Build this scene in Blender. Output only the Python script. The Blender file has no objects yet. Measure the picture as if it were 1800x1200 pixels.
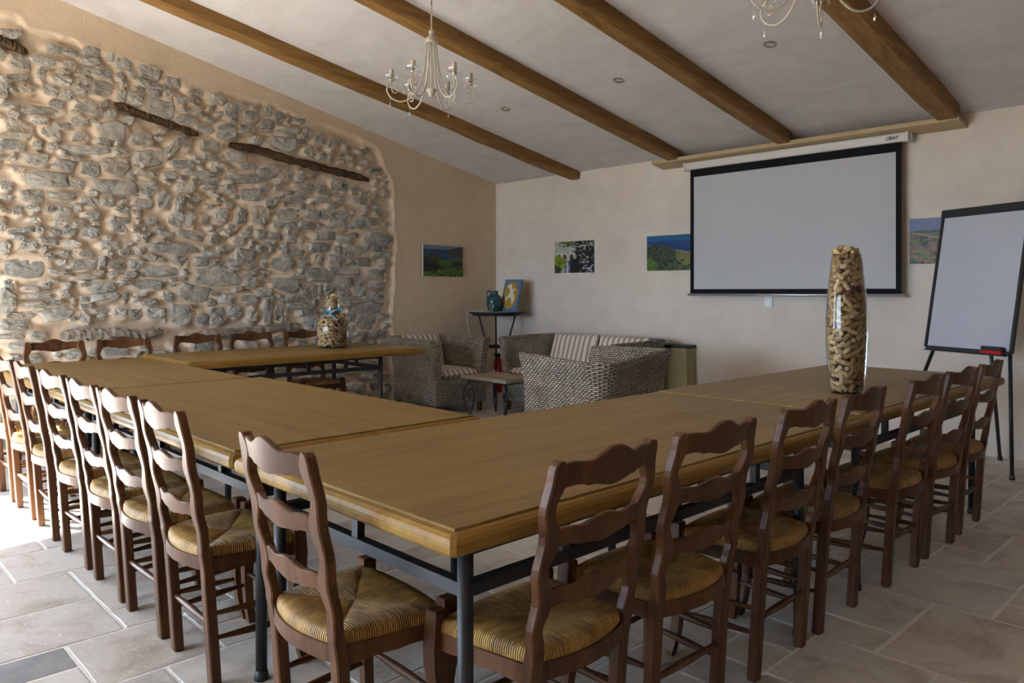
import bpy, math, random
import numpy as np
from mathutils import Vector, Matrix, noise as mnoise
random.seed(7); rng = np.random.default_rng(7)
scene = bpy.context.scene
col = scene.collection
pi = math.pi

# ------------------------------------------------------------------ camera, light, exposure
CAM_H = 1.27; YAW = 0.7632; FPX = 1337.0; HORIZON = 512.0
CS, SN = math.cos(YAW), math.sin(YAW)
cam_d = bpy.data.cameras.new('camera'); cam = bpy.data.objects.new('camera', cam_d); col.objects.link(cam)
cam_d.sensor_width = 36.0; cam_d.lens = FPX / 1800 * 36; cam_d.shift_y = -(600 - HORIZON) / 1800
cam_d.clip_start = 0.05; cam_d.clip_end = 200
cam.location = (0, 0, CAM_H); cam.rotation_euler = (pi / 2, 0, math.atan2(CS, SN))
scene.camera = cam

world = bpy.data.worlds.new('world'); scene.world = world; world.use_nodes = True
bg = world.node_tree.nodes['Background']
bg.inputs[0].default_value = (0.52, 0.73, 1.0, 1); bg.inputs[1].default_value = 9.0

sun_d = bpy.data.lights.new('sun', 'SUN'); sun = bpy.data.objects.new('sun', sun_d); col.objects.link(sun)
sun_d.energy = 48; sun_d.color = (1.0, 0.96, 0.90); sun_d.angle = math.radians(2.5)
sun.rotation_euler = Vector((1.0, 0.72, -0.88)).to_track_quat('-Z', 'Y').to_euler()

def portal(name, loc, direction, sx, sy):
    d = bpy.data.lights.new(name, 'AREA'); d.shape = 'RECTANGLE'; d.size = sx; d.size_y = sy; d.cycles.is_portal = True
    o = bpy.data.objects.new(name, d); col.objects.link(o); o.location = loc
    o.rotation_euler = Vector(direction).to_track_quat('-Z', 'Y').to_euler(); return o
# sampling guides for the daylight in the two openings (they emit nothing themselves)
portal('doorway_portal', (-7.04, -0.69, 1.1), (1, 0.0865, 0), 1.6, 2.2)
portal('terrace_door_portal', (-4.6, -3.5, 1.15), (0, 1, 0), 3.6, 2.3)

vs = scene.view_settings
vs.view_transform = 'Standard'; vs.look = 'None'; vs.gamma = 1.0; vs.use_curve_mapping = False
vs.exposure = 1.34
scene.cycles.use_denoising = True
scene.cycles.max_bounces = 12; scene.cycles.diffuse_bounces = 8; scene.cycles.transparent_max_bounces = 24
scene.cycles.sample_clamp_indirect = 6.0

# ------------------------------------------------------------------ helpers
def proj(p):
    R = SN * p[0] + CS * p[1]; W = -CS * p[0] + SN * p[1]
    if W < 0.05: return (-9999, -9999, W)
    return (900 + FPX * R / W, HORIZON - FPX * (p[2] - CAM_H) / W, W)

def link(o, parent=None):
    col.objects.link(o)
    if parent: o.parent = parent
    return o

def tag(o, label=None, cat=None, group=None, kind=None):
    if label: o['label'] = label
    if cat: o['category'] = cat
    if group: o['group'] = group
    if kind: o['kind'] = kind
    return o

def empty(name, loc=(0, 0, 0), rz=0.0, parent=None):
    o = bpy.data.objects.new(name, None); link(o, parent); o.location = loc; o.rotation_euler = (0, 0, rz)
    o.empty_display_size = 0.05
    return o

def copy_tree(o, parent=None):
    c = o.copy(); col.objects.link(c); c.parent = parent
    for ch in list(o.children): copy_tree(ch, c)
    return c

class MB:
    def __init__(s): s.v = []; s.f = []; s.uv = None; s.sm = []
    def add(s, vs, fs, smooth=False):
        n = len(s.v); s.v += [tuple(p) for p in vs]
        for f in fs: s.f.append(tuple(i + n for i in f)); s.sm.append(smooth)
        return s
    def box(s, x0, x1, y0, y1, z0, z1, b=0.0, M=None):
        if b <= 0:
            vs = [(x, y, z) for z in (z0, z1) for y in (y0, y1) for x in (x0, x1)]
            fs = [(0, 2, 3, 1), (4, 5, 7, 6), (0, 1, 5, 4), (2, 6, 7, 3), (0, 4, 6, 2), (1, 3, 7, 5)]
        else:
            b = min(b, (x1 - x0) / 2.01, (y1 - y0) / 2.01, (z1 - z0) / 2.01)
            vs = []; 
            def ring(i, z): return [(x0 + i, y0 + b, z), (x0 + b, y0 + i, z), (x1 - b, y0 + i, z), (x1 - i, y0 + b, z), (x1 - i, y1 - b, z), (x1 - b, y1 - i, z), (x0 + b, y1 - i, z), (x0 + i, y1 - b, z)]
            def inner(z): return [(x0 + b, y0 + b, z)] * 2 + [(x1 - b, y0 + b, z)] * 2 + [(x1 - b, y1 - b, z)] * 2 + [(x0 + b, y1 - b, z)] * 2
            q = b * 0.3
            vs = [(x0 + b, y0 + b, z0), (x1 - b, y0 + b, z0), (x1 - b, y1 - b, z0), (x0 + b, y1 - b, z0)]
            r1 = ring(0, z0 + b); r2 = ring(0, z1 - b)
            vs += r1 + r2 + [(x0 + b, y0 + b, z1), (x1 - b, y0 + b, z1), (x1 - b, y1 - b, z1), (x0 + b, y1 - b, z1)]
            fs = [(3, 2, 1, 0), (20, 21, 22, 23)]
            for k in range(8): fs.append((4 + k, 4 + (k + 1) % 8, 12 + (k + 1) % 8, 12 + k))
            for k, c in enumerate(((0, 1), (2, 3), (4, 5), (6, 7))):
                fs.append((k, 4 + c[1], 4 + c[0])); fs.append((20 + k, 12 + c[0], 12 + c[1]))
                d = (c[1] + 1) % 8; k2 = (k + 1) % 4
                fs.append((k, k2, 4 + d, 4 + c[1])); fs.append((20 + k2, 20 + k, 12 + c[1], 12 + d))
        if M is not None: vs = [tuple(M @ Vector(p)) for p in vs]
        return s.add(vs, fs)
    def rings(s, rs, caps=True, closed=False, smooth=True):
        n = len(rs[0]); vs = [p for r in rs for p in r]; fs = []
        m = len(rs)
        for i in range(m if closed else m - 1):
            j = (i + 1) % m
            for k in range(n): fs.append((i * n + k, i * n + (k + 1) % n, j * n + (k + 1) % n, j * n + k))
        if caps and not closed: fs.append(tuple(reversed(range(n)))); fs.append(tuple((m - 1) * n + k for k in range(n)))
        return s.add(vs, fs, smooth)
    def tube(s, pts, r, n=8, smooth=True, closed=False, caps=True):
        pts = [Vector(p) for p in pts]; rs = []; m = len(pts); up = None
        for i, p in enumerate(pts):
            if closed: t = pts[(i + 1) % m] - pts[i - 1]
            else: t = pts[min(i + 1, m - 1)] - pts[max(i - 1, 0)]
            t.normalize()
            if up is None:
                up = Vector((0, 0, 1)) if abs(t.z) < 0.9 else Vector((1, 0, 0))
            a = t.cross(up)
            if a.length < 1e-5: a = t.cross(Vector((0.3, 1, 0.2)))
            a.normalize(); b = a.cross(t); b.normalize(); up = b
            rr = r[i] if isinstance(r, (list, tuple)) else r
            rs.append([p + a * math.cos(2 * pi * k / n) * rr + b * math.sin(2 * pi * k / n) * rr for k in range(n)])
        return s.rings(rs, caps=caps, closed=closed, smooth=smooth)
    def lathe(s, prof, n=20, c=(0, 0, 0), smooth=True, caps=True):
        rs = [[(c[0] + r * math.cos(2 * pi * k / n), c[1] + r * math.sin(2 * pi * k / n), c[2] + z) for k in range(n)] for r, z in prof]
        return s.rings(rs, caps=caps, smooth=smooth)
    def mesh(s, name):
        me = bpy.data.meshes.new(name); me.from_pydata(s.v, [], s.f)
        me.polygons.foreach_set('use_smooth', s.sm)
        if s.uv is not None:
            lay = me.uv_layers.new(name='UVMap')
            idx = np.empty(len(me.loops), dtype=np.int32); me.loops.foreach_get('vertex_index', idx)
            lay.data.foreach_set('uv', np.asarray(s.uv, dtype=np.float32)[idx].ravel())
        me.update(); return me
    def build(s, name, mat, parent=None, loc=None):
        me = s.mesh(name); me.materials.append(mat)
        o = bpy.data.objects.new(name, me); link(o, parent)
        if loc is not None: o.location = loc
        return o

def crv(pts, n=6):
    """Catmull-Rom through points"""
    P = [Vector(p) for p in pts]; out = []
    for i in range(len(P) - 1):
        a, b, c, d = P[max(i - 1, 0)], P[i], P[i + 1], P[min(i + 2, len(P) - 1)]
        for k in range(n):
            t = k / n
            out.append(0.5 * ((2 * b) + (c - a) * t + (2 * a - 5 * b + 4 * c - d) * t * t + (-a + 3 * b - 3 * c + d) * t ** 3))
    out.append(P[-1]); return out

# ------------------------------------------------------------------ materials
class NT:
    def __init__(s, name):
        s.m = bpy.data.materials.new(name); s.m.use_nodes = True; s.t = s.m.node_tree; s.n = s.t.nodes
        s.bsdf = s.n['Principled BSDF']; s.out = s.n['Material Output']; s.tc = None
    def node(s, typ, **kw):
        nd = s.n.new(typ)
        for k, v in kw.items():
            if k.startswith('i_'):
                key = k[2:]; nd.inputs[int(key) if key.isdigit() else key].default_value = v
            else: setattr(nd, k, v)
        return nd
    def l(s, a, b): s.t.links.new(a, b)
    def coord(s, which='Object'):
        if s.tc is None: s.tc = s.node('ShaderNodeTexCoord')
        return s.tc.outputs[which]
    def mapped(s, scale=(1, 1, 1), which='Object', rot=(0, 0, 0), off=None):
        mp = s.node('ShaderNodeMapping'); mp.inputs['Scale'].default_value = scale; mp.inputs['Rotation'].default_value = rot
        s.l(s.coord(which), mp.inputs['Vector'])
        if off is not None:
            cb = s.node('ShaderNodeCombineXYZ'); m1 = s.node('ShaderNodeMath', operation='MULTIPLY'); m1.inputs[1].default_value = 37.0
            s.l(off, m1.inputs[0]); s.l(m1.outputs[0], cb.inputs[0]); s.l(m1.outputs[0], cb.inputs[1]); s.l(cb.outputs[0], mp.inputs['Location'])
        return mp.outputs[0]
    def noise(s, vec, scale=5, detail=4, rough=0.55, dist=0.0):
        nd = s.node('ShaderNodeTexNoise'); nd.inputs['Scale'].default_value = scale; nd.inputs['Detail'].default_value = detail
        nd.inputs['Roughness'].default_value = rough; nd.inputs['Distortion'].default_value = dist
        s.l(vec, nd.inputs['Vector']); return nd.outputs['Fac']
    def ramp(s, fac, stops):
        nd = s.node('ShaderNodeValToRGB'); cr = nd.color_ramp
        while len(cr.elements) < len(stops): cr.elements.new(0.5)
        for e, (p, c) in zip(cr.elements, stops):
            e.position = p; e.color = (c[0], c[1], c[2], 1) if not isinstance(c, (int, float)) else (c, c, c, 1)
        s.l(fac, nd.inputs[0]); return nd.outputs[0]
    def mix(s, fac, a, b, mode='MIX'):
        nd = s.node('ShaderNodeMix', data_type='RGBA', blend_type=mode)
        for sock, v in ((nd.inputs[0], fac), (nd.inputs[6], a), (nd.inputs[7], b)):
            if isinstance(v, (int, float)): sock.default_value = v
            elif isinstance(v, tuple): sock.default_value = (v[0], v[1], v[2], 1)
            else: s.l(v, sock)
        return nd.outputs[2]
    def math(s, op, a, b=None):
        nd = s.node('ShaderNodeMath', operation=op)
        for i, v in enumerate((a, b)):
            if v is None: continue
            if isinstance(v, (int, float)): nd.inputs[i].default_value = v
            else: s.l(v, nd.inputs[i])
        return nd.outputs[0]
    def bump(s, h, strength=0.4, dist=0.01):
        nd = s.node('ShaderNodeBump'); nd.inputs['Strength'].default_value = strength; nd.inputs['Distance'].default_value = dist
        s.l(h, nd.inputs['Height']); s.l(nd.outputs[0], s.bsdf.inputs['Normal']); return nd
    def rnd(s):
        return s.node('ShaderNodeObjectInfo').outputs['Random']
    def isl(s):
        a = s.math('ADD', s.rnd(), s.node('ShaderNodeNewGeometry').outputs['Random Per Island'])
        return s.math('FRACT', a)
    def set(s, color=None, rough=None, metal=None, spec=None):
        for k, v in (('Base Color', color), ('Roughness', rough), ('Metallic', metal), ('Specular IOR Level', spec)):
            if v is None: continue
            if isinstance(v, (int, float)): s.bsdf.inputs[k].default_value = v
            elif isinstance(v, tuple): s.bsdf.inputs[k].default_value = (v[0], v[1], v[2], 1)
            else: s.l(v, s.bsdf.inputs[k])
        return s.m

def plain(name, color, rough=0.5, metal=0.0, spec=0.5, var=0.08, scale=30, bump=0.0):
    t = NT(name); n = t.noise(t.mapped(), scale, 3)
    c = t.mix(n, tuple(x * (1 - var) for x in color), tuple(min(1, x * (1 + var)) for x in color))
    if bump: t.bump(n, bump, 0.004)
    return t.set(c, rough, metal, spec)

def plaster(name, base, amp=0.12, warm=None, bump=0.35, fine=55, rough=0.9):
    t = NT(name); v = t.mapped()
    big = t.noise(v, 0.9, 5, 0.6); mid = t.noise(v, 6, 5, 0.6); fn = t.noise(v, fine, 4, 0.6)
    hi = tuple(min(1, x * (1 + amp)) for x in base); lo = warm or tuple(x * (1 - amp) for x in base)
    c = t.mix(t.ramp(big, [(0.35, 0.0), (0.65, 1.0)]), lo, hi)
    c = t.mix(0.35, c, t.ramp(mid, [(0.3, tuple(x * 0.86 for x in base)), (0.7, hi)]))
    h = t.math('ADD', t.math('MULTIPLY', mid, 1.5), fn); t.bump(h, bump, 0.006)
    return t.set(c, rough, 0, 0.2)

def wood(name, dark, light, axis=0, scale=1.0, rough=0.45, spec=0.4, bump=0.15, knots=True, jitter=0.0, coat=0.0):
    t = NT(name); r = t.rnd()
    sc = [14 * scale] * 3; sc[axis] = 0.9 * scale
    v = t.mapped(tuple(sc), off=r); a = t.noise(v, 1.6, 7, 0.62, 0.8); b = t.noise(v, 9, 4, 0.6)
    sc2 = [5 * scale] * 3; sc2[axis] = 1.6 * scale
    big = t.noise(t.mapped(tuple(sc2), off=r), 0.8, 3, 0.5, 0.6)
    f = t.math('ADD', t.math('MULTIPLY', a, 0.55), t.math('ADD', t.math('MULTIPLY', b, 0.2), t.math('MULTIPLY', big, 0.25)))
    c = t.ramp(f, [(0.36, dark), (0.64, light)])
    if jitter:
        k = t.math('ADD', t.math('MULTIPLY', r, 2 * jitter), 1 - jitter)
        cc = t.node('ShaderNodeCombineColor'); [t.l(k, cc.inputs[i]) for i in range(3)]
        c = t.mix(1.0, c, cc.outputs[0], 'MULTIPLY')
    if knots:
        vo = t.node('ShaderNodeTexVoronoi'); vo.inputs['Scale'].default_value = 1.0
        sc3 = [2.3 * scale] * 3; sc3[axis] = 1.1 * scale; t.l(t.mapped(tuple(sc3), off=r), vo.inputs['Vector'])
        kf = t.ramp(vo.outputs['Distance'], [(0.03, 1.0), (0.09, 0.0)])
        c = t.mix(t.math('MULTIPLY', kf, 0.6), c, tuple(x * 0.35 for x in dark))
    t.bump(f, bump, 0.004)
    if coat: t.bsdf.inputs['Coat Weight'].default_value = coat; t.bsdf.inputs['Coat Roughness'].default_value = 0.25
    return t.set(c, rough, 0, spec)

M = {}
def lime_ceiling():
    t = NT('limewashed_ceiling'); a = t.noise(t.mapped((1.0, 2.2, 1)), 1.5, 5, 0.6, 1.2); b = t.noise(t.mapped((2.5, 1.0, 1)), 2.6, 4, 0.6, 0.8); f = t.noise(t.mapped(), 30, 4, 0.6)
    c = t.mix(t.ramp(a, [(0.4, 0.0), (0.6, 1.0)]), (0.555, 0.525, 0.515), (0.605, 0.578, 0.572)); c = t.mix(t.ramp(b, [(0.5, 0.0), (0.66, 0.5)]), c, (0.64, 0.617, 0.615))
    t.bump(t.math('ADD', t.math('MULTIPLY', a, 2.0), f), 0.15, 0.006); return t.set(c, 0.9, 0, 0.2)
M['ceiling'] = lime_ceiling()
M['back_plaster'] = plaster('cream_plaster', (0.63, 0.565, 0.49), 0.08, (0.56, 0.485, 0.40), 0.5, 70)
M['tan_plaster'] = plaster('tan_plaster', (0.63, 0.50, 0.355), 0.07, bump=0.5, fine=70)

def mortar_mat():
    t = NT('lime_mortar'); v = t.mapped(); n = t.noise(v, 3, 6, 0.65); f = t.noise(v, 45, 5, 0.65)
    c = t.ramp(n, [(0.3, (0.60, 0.475, 0.345)), (0.55, (0.70, 0.58, 0.445)), (0.75, (0.76, 0.66, 0.54))])
    t.bump(t.math('ADD', n, f), 0.45, 0.008); return t.set(c, 0.95, 0, 0.1)
M['mortar'] = mortar_mat()

def stone_mat():
    t = NT('field_stone'); r = t.isl(); v = t.mapped(off=r)
    a = t.noise(v, 9, 6, 0.7, 0.4); b = t.noise(v, 40, 5, 0.7); cgrain = t.noise(t.mapped((1, 1, 3)), 14, 5, 0.65)
    base = t.ramp(r, [(0.0, (0.36, 0.345, 0.305)), (0.25, (0.48, 0.46, 0.405)), (0.5, (0.42, 0.395, 0.34)), (0.75, (0.52, 0.495, 0.43)), (0.9, (0.48, 0.41, 0.315)), (1.0, (0.41, 0.405, 0.38))])
    c = t.mix(t.ramp(a, [(0.32, 0.85), (0.55, 0.0)]), base, (0.15, 0.145, 0.13))
    c = t.mix(t.ramp(a, [(0.55, 0.0), (0.75, 0.75)]), c, (0.60, 0.57, 0.51))
    c = t.mix(t.ramp(b, [(0.5, 0.0), (0.75, 0.45)]), c, (0.58, 0.48, 0.36))
    c = t.mix(t.ramp(b, [(0.25, 0.5), (0.42, 0.0)]), c, (0.16, 0.155, 0.14))
    t.bump(t.math('ADD', t.math('MULTIPLY', a, 1.6), t.math('ADD', b, cgrain)), 0.9, 0.016)
    return t.set(c, 0.95, 0, 0.15)
M['stone'] = stone_mat()

def tile_mat():
    t = NT('travertine'); r = t.isl(); v = t.mapped(off=r)
    a = t.noise(v, 3.5, 6, 0.62, 0.5); b = t.noise(t.mapped((1, 2.2, 1), off=r), 26, 5, 0.7); p = t.noise(v, 60, 3, 0.6)
    base = t.ramp(r, [(0.0, (0.49, 0.43, 0.365)), (0.2, (0.545, 0.50, 0.44)), (0.45, (0.43, 0.365, 0.30)), (0.65, (0.57, 0.53, 0.48)), (0.85, (0.50, 0.455, 0.40)), (1.0, (0.45, 0.43, 0.40))])
    c = t.mix(t.ramp(a, [(0.42, 0.0), (0.66, 0.7)]), base, (0.58, 0.54, 0.48))
    c = t.mix(t.ramp(a, [(0.34, 0.65), (0.50, 0.0)]), c, (0.27, 0.205, 0.145))
    c = t.mix(t.ramp(b, [(0.56, 0.0), (0.66, 0.75)]), c, (0.68, 0.64, 0.585))
    pit = t.ramp(p, [(0.26, 1.0), (0.31, 0.0)]); c = t.mix(t.math('MULTIPLY', pit, 0.6), c, (0.16, 0.125, 0.09))
    t.bump(t.math('SUBTRACT', t.math('ADD', t.math('MULTIPLY', a, 0.6), t.math('MULTIPLY', b, 0.5)), pit), 0.25, 0.004)
    rg = t.ramp(a, [(0.3, 0.42), (0.7, 0.62)])
    return t.set(c, rg, 0, 0.4)
M['tile'] = tile_mat()
def dark_tile():
    t = NT('grey_travertine'); v = t.mapped(); a = t.noise(v, 6, 6, 0.65, 0.4)
    t.bump(a, 0.2, 0.004); return t.set(t.ramp(a, [(0.3, (0.17, 0.165, 0.165)), (0.7, (0.34, 0.325, 0.315))]), 0.5, 0, 0.4)
M['tile_dark'] = dark_tile()
M['grout'] = plain('pale_grout', (0.68, 0.64, 0.59), 0.95, var=0.15, scale=60, bump=0.6)
M['beam'] = wood('oak_beam', (0.14, 0.068, 0.018), (0.315, 0.175, 0.056), 1, 0.7, 0.65, 0.25, 0.35)
M['plank'] = wood('pine_plank', (0.34, 0.24, 0.125), (0.47, 0.35, 0.205), 0, 0.8, 0.6, 0.3, 0.15)
M['old_timber'] = wood('weathered_timber', (0.02, 0.013, 0.008), (0.13, 0.085, 0.045), 0, 1.5, 0.95, 0.1, 1.0, knots=False)
M['grey_timber'] = wood('grey_weathered_timber', (0.16, 0.13, 0.10), (0.40, 0.345, 0.28), 0, 1.5, 0.95, 0.1, 1.0, knots=False)
M['table_y'] = wood('table_veneer_long', (0.150, 0.085, 0.020), (0.290, 0.183, 0.056), 1, 0.8, 0.42, 0.28, 0.06, knots=True, jitter=0.06)
M['table_x'] = wood('table_veneer_cross', (0.150, 0.085, 0.020), (0.290, 0.183, 0.056), 0, 0.8, 0.42, 0.28, 0.06, knots=True, jitter=0.06)
M['edge_y'] = wood('table_edge_long', (0.155, 0.078, 0.013), (0.29, 0.165, 0.034), 1, 0.9, 0.42, 0.22, 0.08, knots=False)
M['edge_x'] = wood('table_edge_cross', (0.155, 0.078, 0.013), (0.29, 0.165, 0.034), 0, 0.9, 0.42, 0.22, 0.08, knots=False)
M['chair'] = wood('walnut_stained_beech', (0.048, 0.019, 0.008), (0.125, 0.053, 0.021), 2, 1.3, 0.40, 0.20, 0.12, knots=False, jitter=0.18)
M['iron'] = plain('black_iron', (0.014, 0.015, 0.017), 0.5, 0.2, 0.5, 0.2, 60, 0.1)
M['wrought'] = plain('wrought_iron', (0.032, 0.034, 0.037), 0.38, 0.8, 0.5, 0.25, 60, 0.2)
M['black'] = plain('black_plastic', (0.016, 0.016, 0.017), 0.45)
M['black_cloth'] = plain('black_screen_border', (0.012, 0.012, 0.013), 0.9, spec=0.1)
M['white_plastic'] = plain('white_plastic', (0.72, 0.72, 0.70), 0.35)
M['screen'] = plain('matt_white_screen', (0.445, 0.45, 0.455), 0.85, spec=0.15, var=0.02)
M['casing'] = plain('off_white_metal', (0.58, 0.565, 0.53), 0.4, var=0.03)
M['alu'] = plain('brushed_aluminium', (0.52, 0.52, 0.52), 0.35, 0.7)
M['whiteboard'] = plain('whiteboard_enamel', (0.43, 0.44, 0.475), 0.25, spec=0.4, var=0.05, scale=4)
M['chrome'] = plain('chrome', (0.62, 0.62, 0.60), 0.16, 1.0)
M['cream_metal'] = plain('cream_painted_metal', (0.46, 0.41, 0.32), 0.5, var=0.18, scale=60, bump=0.15)
M['candle'] = plain('aged_candle_sleeve', (0.40, 0.36, 0.28), 0.6, var=0.3, scale=50)
M['red'] = plain('red_enamel', (0.42, 0.012, 0.012), 0.3)
M['white_print'] = plain('white_print', (0.72, 0.70, 0.66), 0.5)
M['blue_ribbon'] = plain('blue_ribbon', (0.012, 0.28, 0.56), 0.35)
M['ink'] = plain('dark_blue_ink', (0.012, 0.012, 0.035), 0.5)
M['heater'] = plain('olive_gold_grille', (0.34, 0.29, 0.135), 0.55, 0.1)
M['brass'] = plain('brass', (0.45, 0.30, 0.08), 0.3, 0.9)
M['plaque'] = plain('blue_painted_board', (0.085, 0.15, 0.24), 0.7, var=0.15)
M['ochre'] = plain('ochre_paint', (0.34, 0.21, 0.02), 0.7, var=0.12)
M['bird'] = plain('cream_paint', (0.62, 0.57, 0.44), 0.7)
M['mosaic'] = plain('pale_mosaic', (0.40, 0.33, 0.24), 0.5, var=0.4, scale=90, bump=0.3)
M['driftwood'] = wood('greyed_oak', (0.17, 0.125, 0.08), (0.40, 0.33, 0.245), 0, 1.2, 0.8, 0.2, 0.5)
M['outside'] = plain('sunlit_gravel', (0.13, 0.13, 0.11), 0.95, var=0.3, scale=20)

def glass_mat(name, tint=(1, 1, 1), ior=1.45, boost=0.8):
    t = NT(name); t.n.remove(t.bsdf)
    tr = t.node('ShaderNodeBsdfTransparent'); tr.inputs[0].default_value = (*tint, 1)
    gl = t.node('ShaderNodeBsdfGlossy'); gl.inputs['Roughness'].default_value = 0.03; gl.inputs[0].default_value = (1, 1, 1, 1)
    fr = t.node('ShaderNodeFresnel'); fr.inputs[0].default_value = ior
    mx = t.node('ShaderNodeMixShader'); t.l(t.math('MINIMUM', t.math('MULTIPLY', fr.outputs[0], boost), 1.0), mx.inputs[0]); t.l(tr.outputs[0], mx.inputs[1]); t.l(gl.outputs[0], mx.inputs[2])
    t.l(mx.outputs[0], t.out.inputs[0]); return t.m
M['glass'] = glass_mat('clear_glass', (0.96, 0.975, 0.97))
M['crystal'] = glass_mat('cut_crystal', (0.90, 0.91, 0.92), 1.7, 1.6)

def rush_mat():
    t = NT('woven_rush'); uv = t.coord('UV'); sp = t.node('ShaderNodeSeparateXYZ'); t.l(uv, sp.inputs[0])
    n = t.noise(t.mapped((1, 1, 1), off=t.rnd()), 14, 4, 0.6)
    st = t.noise(t.mapped((260, 10, 10), 'UV'), 1.0, 3, 0.6)
    w = t.math('ABSOLUTE', t.math('SINE', t.math('ADD', t.math('MULTIPLY', sp.outputs[0], pi / 0.0062), t.math('MULTIPLY', n, 1.4))))
    c = t.ramp(st, [(0.32, (0.19, 0.085, 0.018)), (0.5, (0.47, 0.255, 0.055)), (0.66, (0.72, 0.45, 0.13))])
    c = t.mix(t.ramp(n, [(0.38, 0.7), (0.6, 0.0)]), c, (0.17, 0.085, 0.025))
    c = t.mix(t.ramp(w, [(0.08, 0.9), (0.45, 0.0)]), c, (0.045, 0.025, 0.008))
    t.bump(w, 0.8, 0.004); return t.set(c, 0.55, 0, 0.35)
M['rush'] = rush_mat()

def wicker_mat():
    t = NT('woven_seagrass'); sp = t.node('ShaderNodeSeparateXYZ'); t.l(t.coord('UV'), sp.inputs[0])
    n = t.noise(t.mapped(), 5, 4, 0.6); n2 = t.noise(t.mapped((60, 60, 60)), 1, 3, 0.6)
    vv = t.math('ADD', t.math('MULTIPLY', sp.outputs[1], 1 / 0.0165), t.math('MULTIPLY', n, 0.8)); row = t.math('FLOOR', vv); fv = t.math('FRACT', vv)
    uu = t.math('ADD', t.math('MULTIPLY', sp.outputs[0], 1 / 0.036), t.math('MULTIPLY', row, 0.5))
    hx = t.math('ABSOLUTE', t.math('SINE', t.math('MULTIPLY', t.math('ADD', uu, t.math('MULTIPLY', fv, 0.12)), pi)))
    hv = t.math('SINE', t.math('MULTIPLY', fv, pi)); h = t.math('MULTIPLY', t.math('POWER', hx, 0.6), t.math('POWER', hv, 0.7))
    c = t.ramp(n2, [(0.3, (0.30, 0.23, 0.165)), (0.5, (0.56, 0.47, 0.37)), (0.7, (0.80, 0.72, 0.61))])
    c = t.mix(t.ramp(n, [(0.3, 0.5), (0.55, 0.0)]), c, (0.20, 0.14, 0.085))
    c = t.mix(t.ramp(h, [(0.25, 0.95), (0.65, 0.0)]), c, (0.03, 0.02, 0.012))
    t.bump(h, 1.0, 0.016); return t.set(c, 0.75, 0, 0.25)
M['wicker'] = wicker_mat()

def stripe_mat(axis=0, period=0.068):
    t = NT('striped_cotton'); sp = t.node('ShaderNodeSeparateXYZ'); t.l(t.coord('Object'), sp.inputs[0])
    n = t.noise(t.mapped(), 9, 3); f = t.math('FRACT', t.math('ADD', t.math('MULTIPLY', sp.outputs[axis], 1 / period), t.math('MULTIPLY', n, 0.06)))
    c = t.ramp(f, [(0.0, (0.62, 0.56, 0.47)), (0.54, (0.62, 0.56, 0.47)), (0.57, (0.33, 0.235, 0.20)), (0.97, (0.33, 0.235, 0.20)), (1.0, (0.62, 0.56, 0.47))])
    w = t.noise(t.mapped((300, 300, 300)), 1, 2); t.bump(t.math('ADD', n, t.math('MULTIPLY', w, 0.3)), 0.4, 0.02)
    return t.set(c, 0.9, 0, 0.15)
M['stripe_x'] = stripe_mat(0); M['stripe_y'] = stripe_mat(1)

def cork_mat():
    t = NT('wine_cork'); r = t.isl(); n = t.noise(t.mapped(off=r), 120, 4, 0.6)
    c = t.ramp(r, [(0.0, (0.32, 0.20, 0.09)), (0.4, (0.44, 0.295, 0.145)), (0.8, (0.54, 0.385, 0.21)), (0.95, (0.60, 0.45, 0.27)), (0.98, (0.15, 0.05, 0.05))])
    c = t.mix(t.ramp(n, [(0.3, 0.6), (0.45, 0.0)]), c, (0.20, 0.115, 0.05))
    return t.set(c, 0.8, 0, 0.2)
M['cork'] = cork_mat()

def glaze_mat():
    t = NT('teal_glaze'); n = t.noise(t.mapped((6, 6, 26)), 1.3, 4, 0.6, 0.6)
    return t.set(t.ramp(n, [(0.3, (0.004, 0.018, 0.06)), (0.5, (0.004, 0.05, 0.07)), (0.7, (0.01, 0.12, 0.11))]), 0.1, 0, 0.7)
M['glaze'] = glaze_mat()
def paint_mat():
    t = NT('photographic_print'); a = t.node('ShaderNodeAttribute'); a.attribute_name = 'print'
    return t.set(a.outputs['Color'], 0.45, 0, 0.4)
M['print'] = paint_mat()

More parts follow.
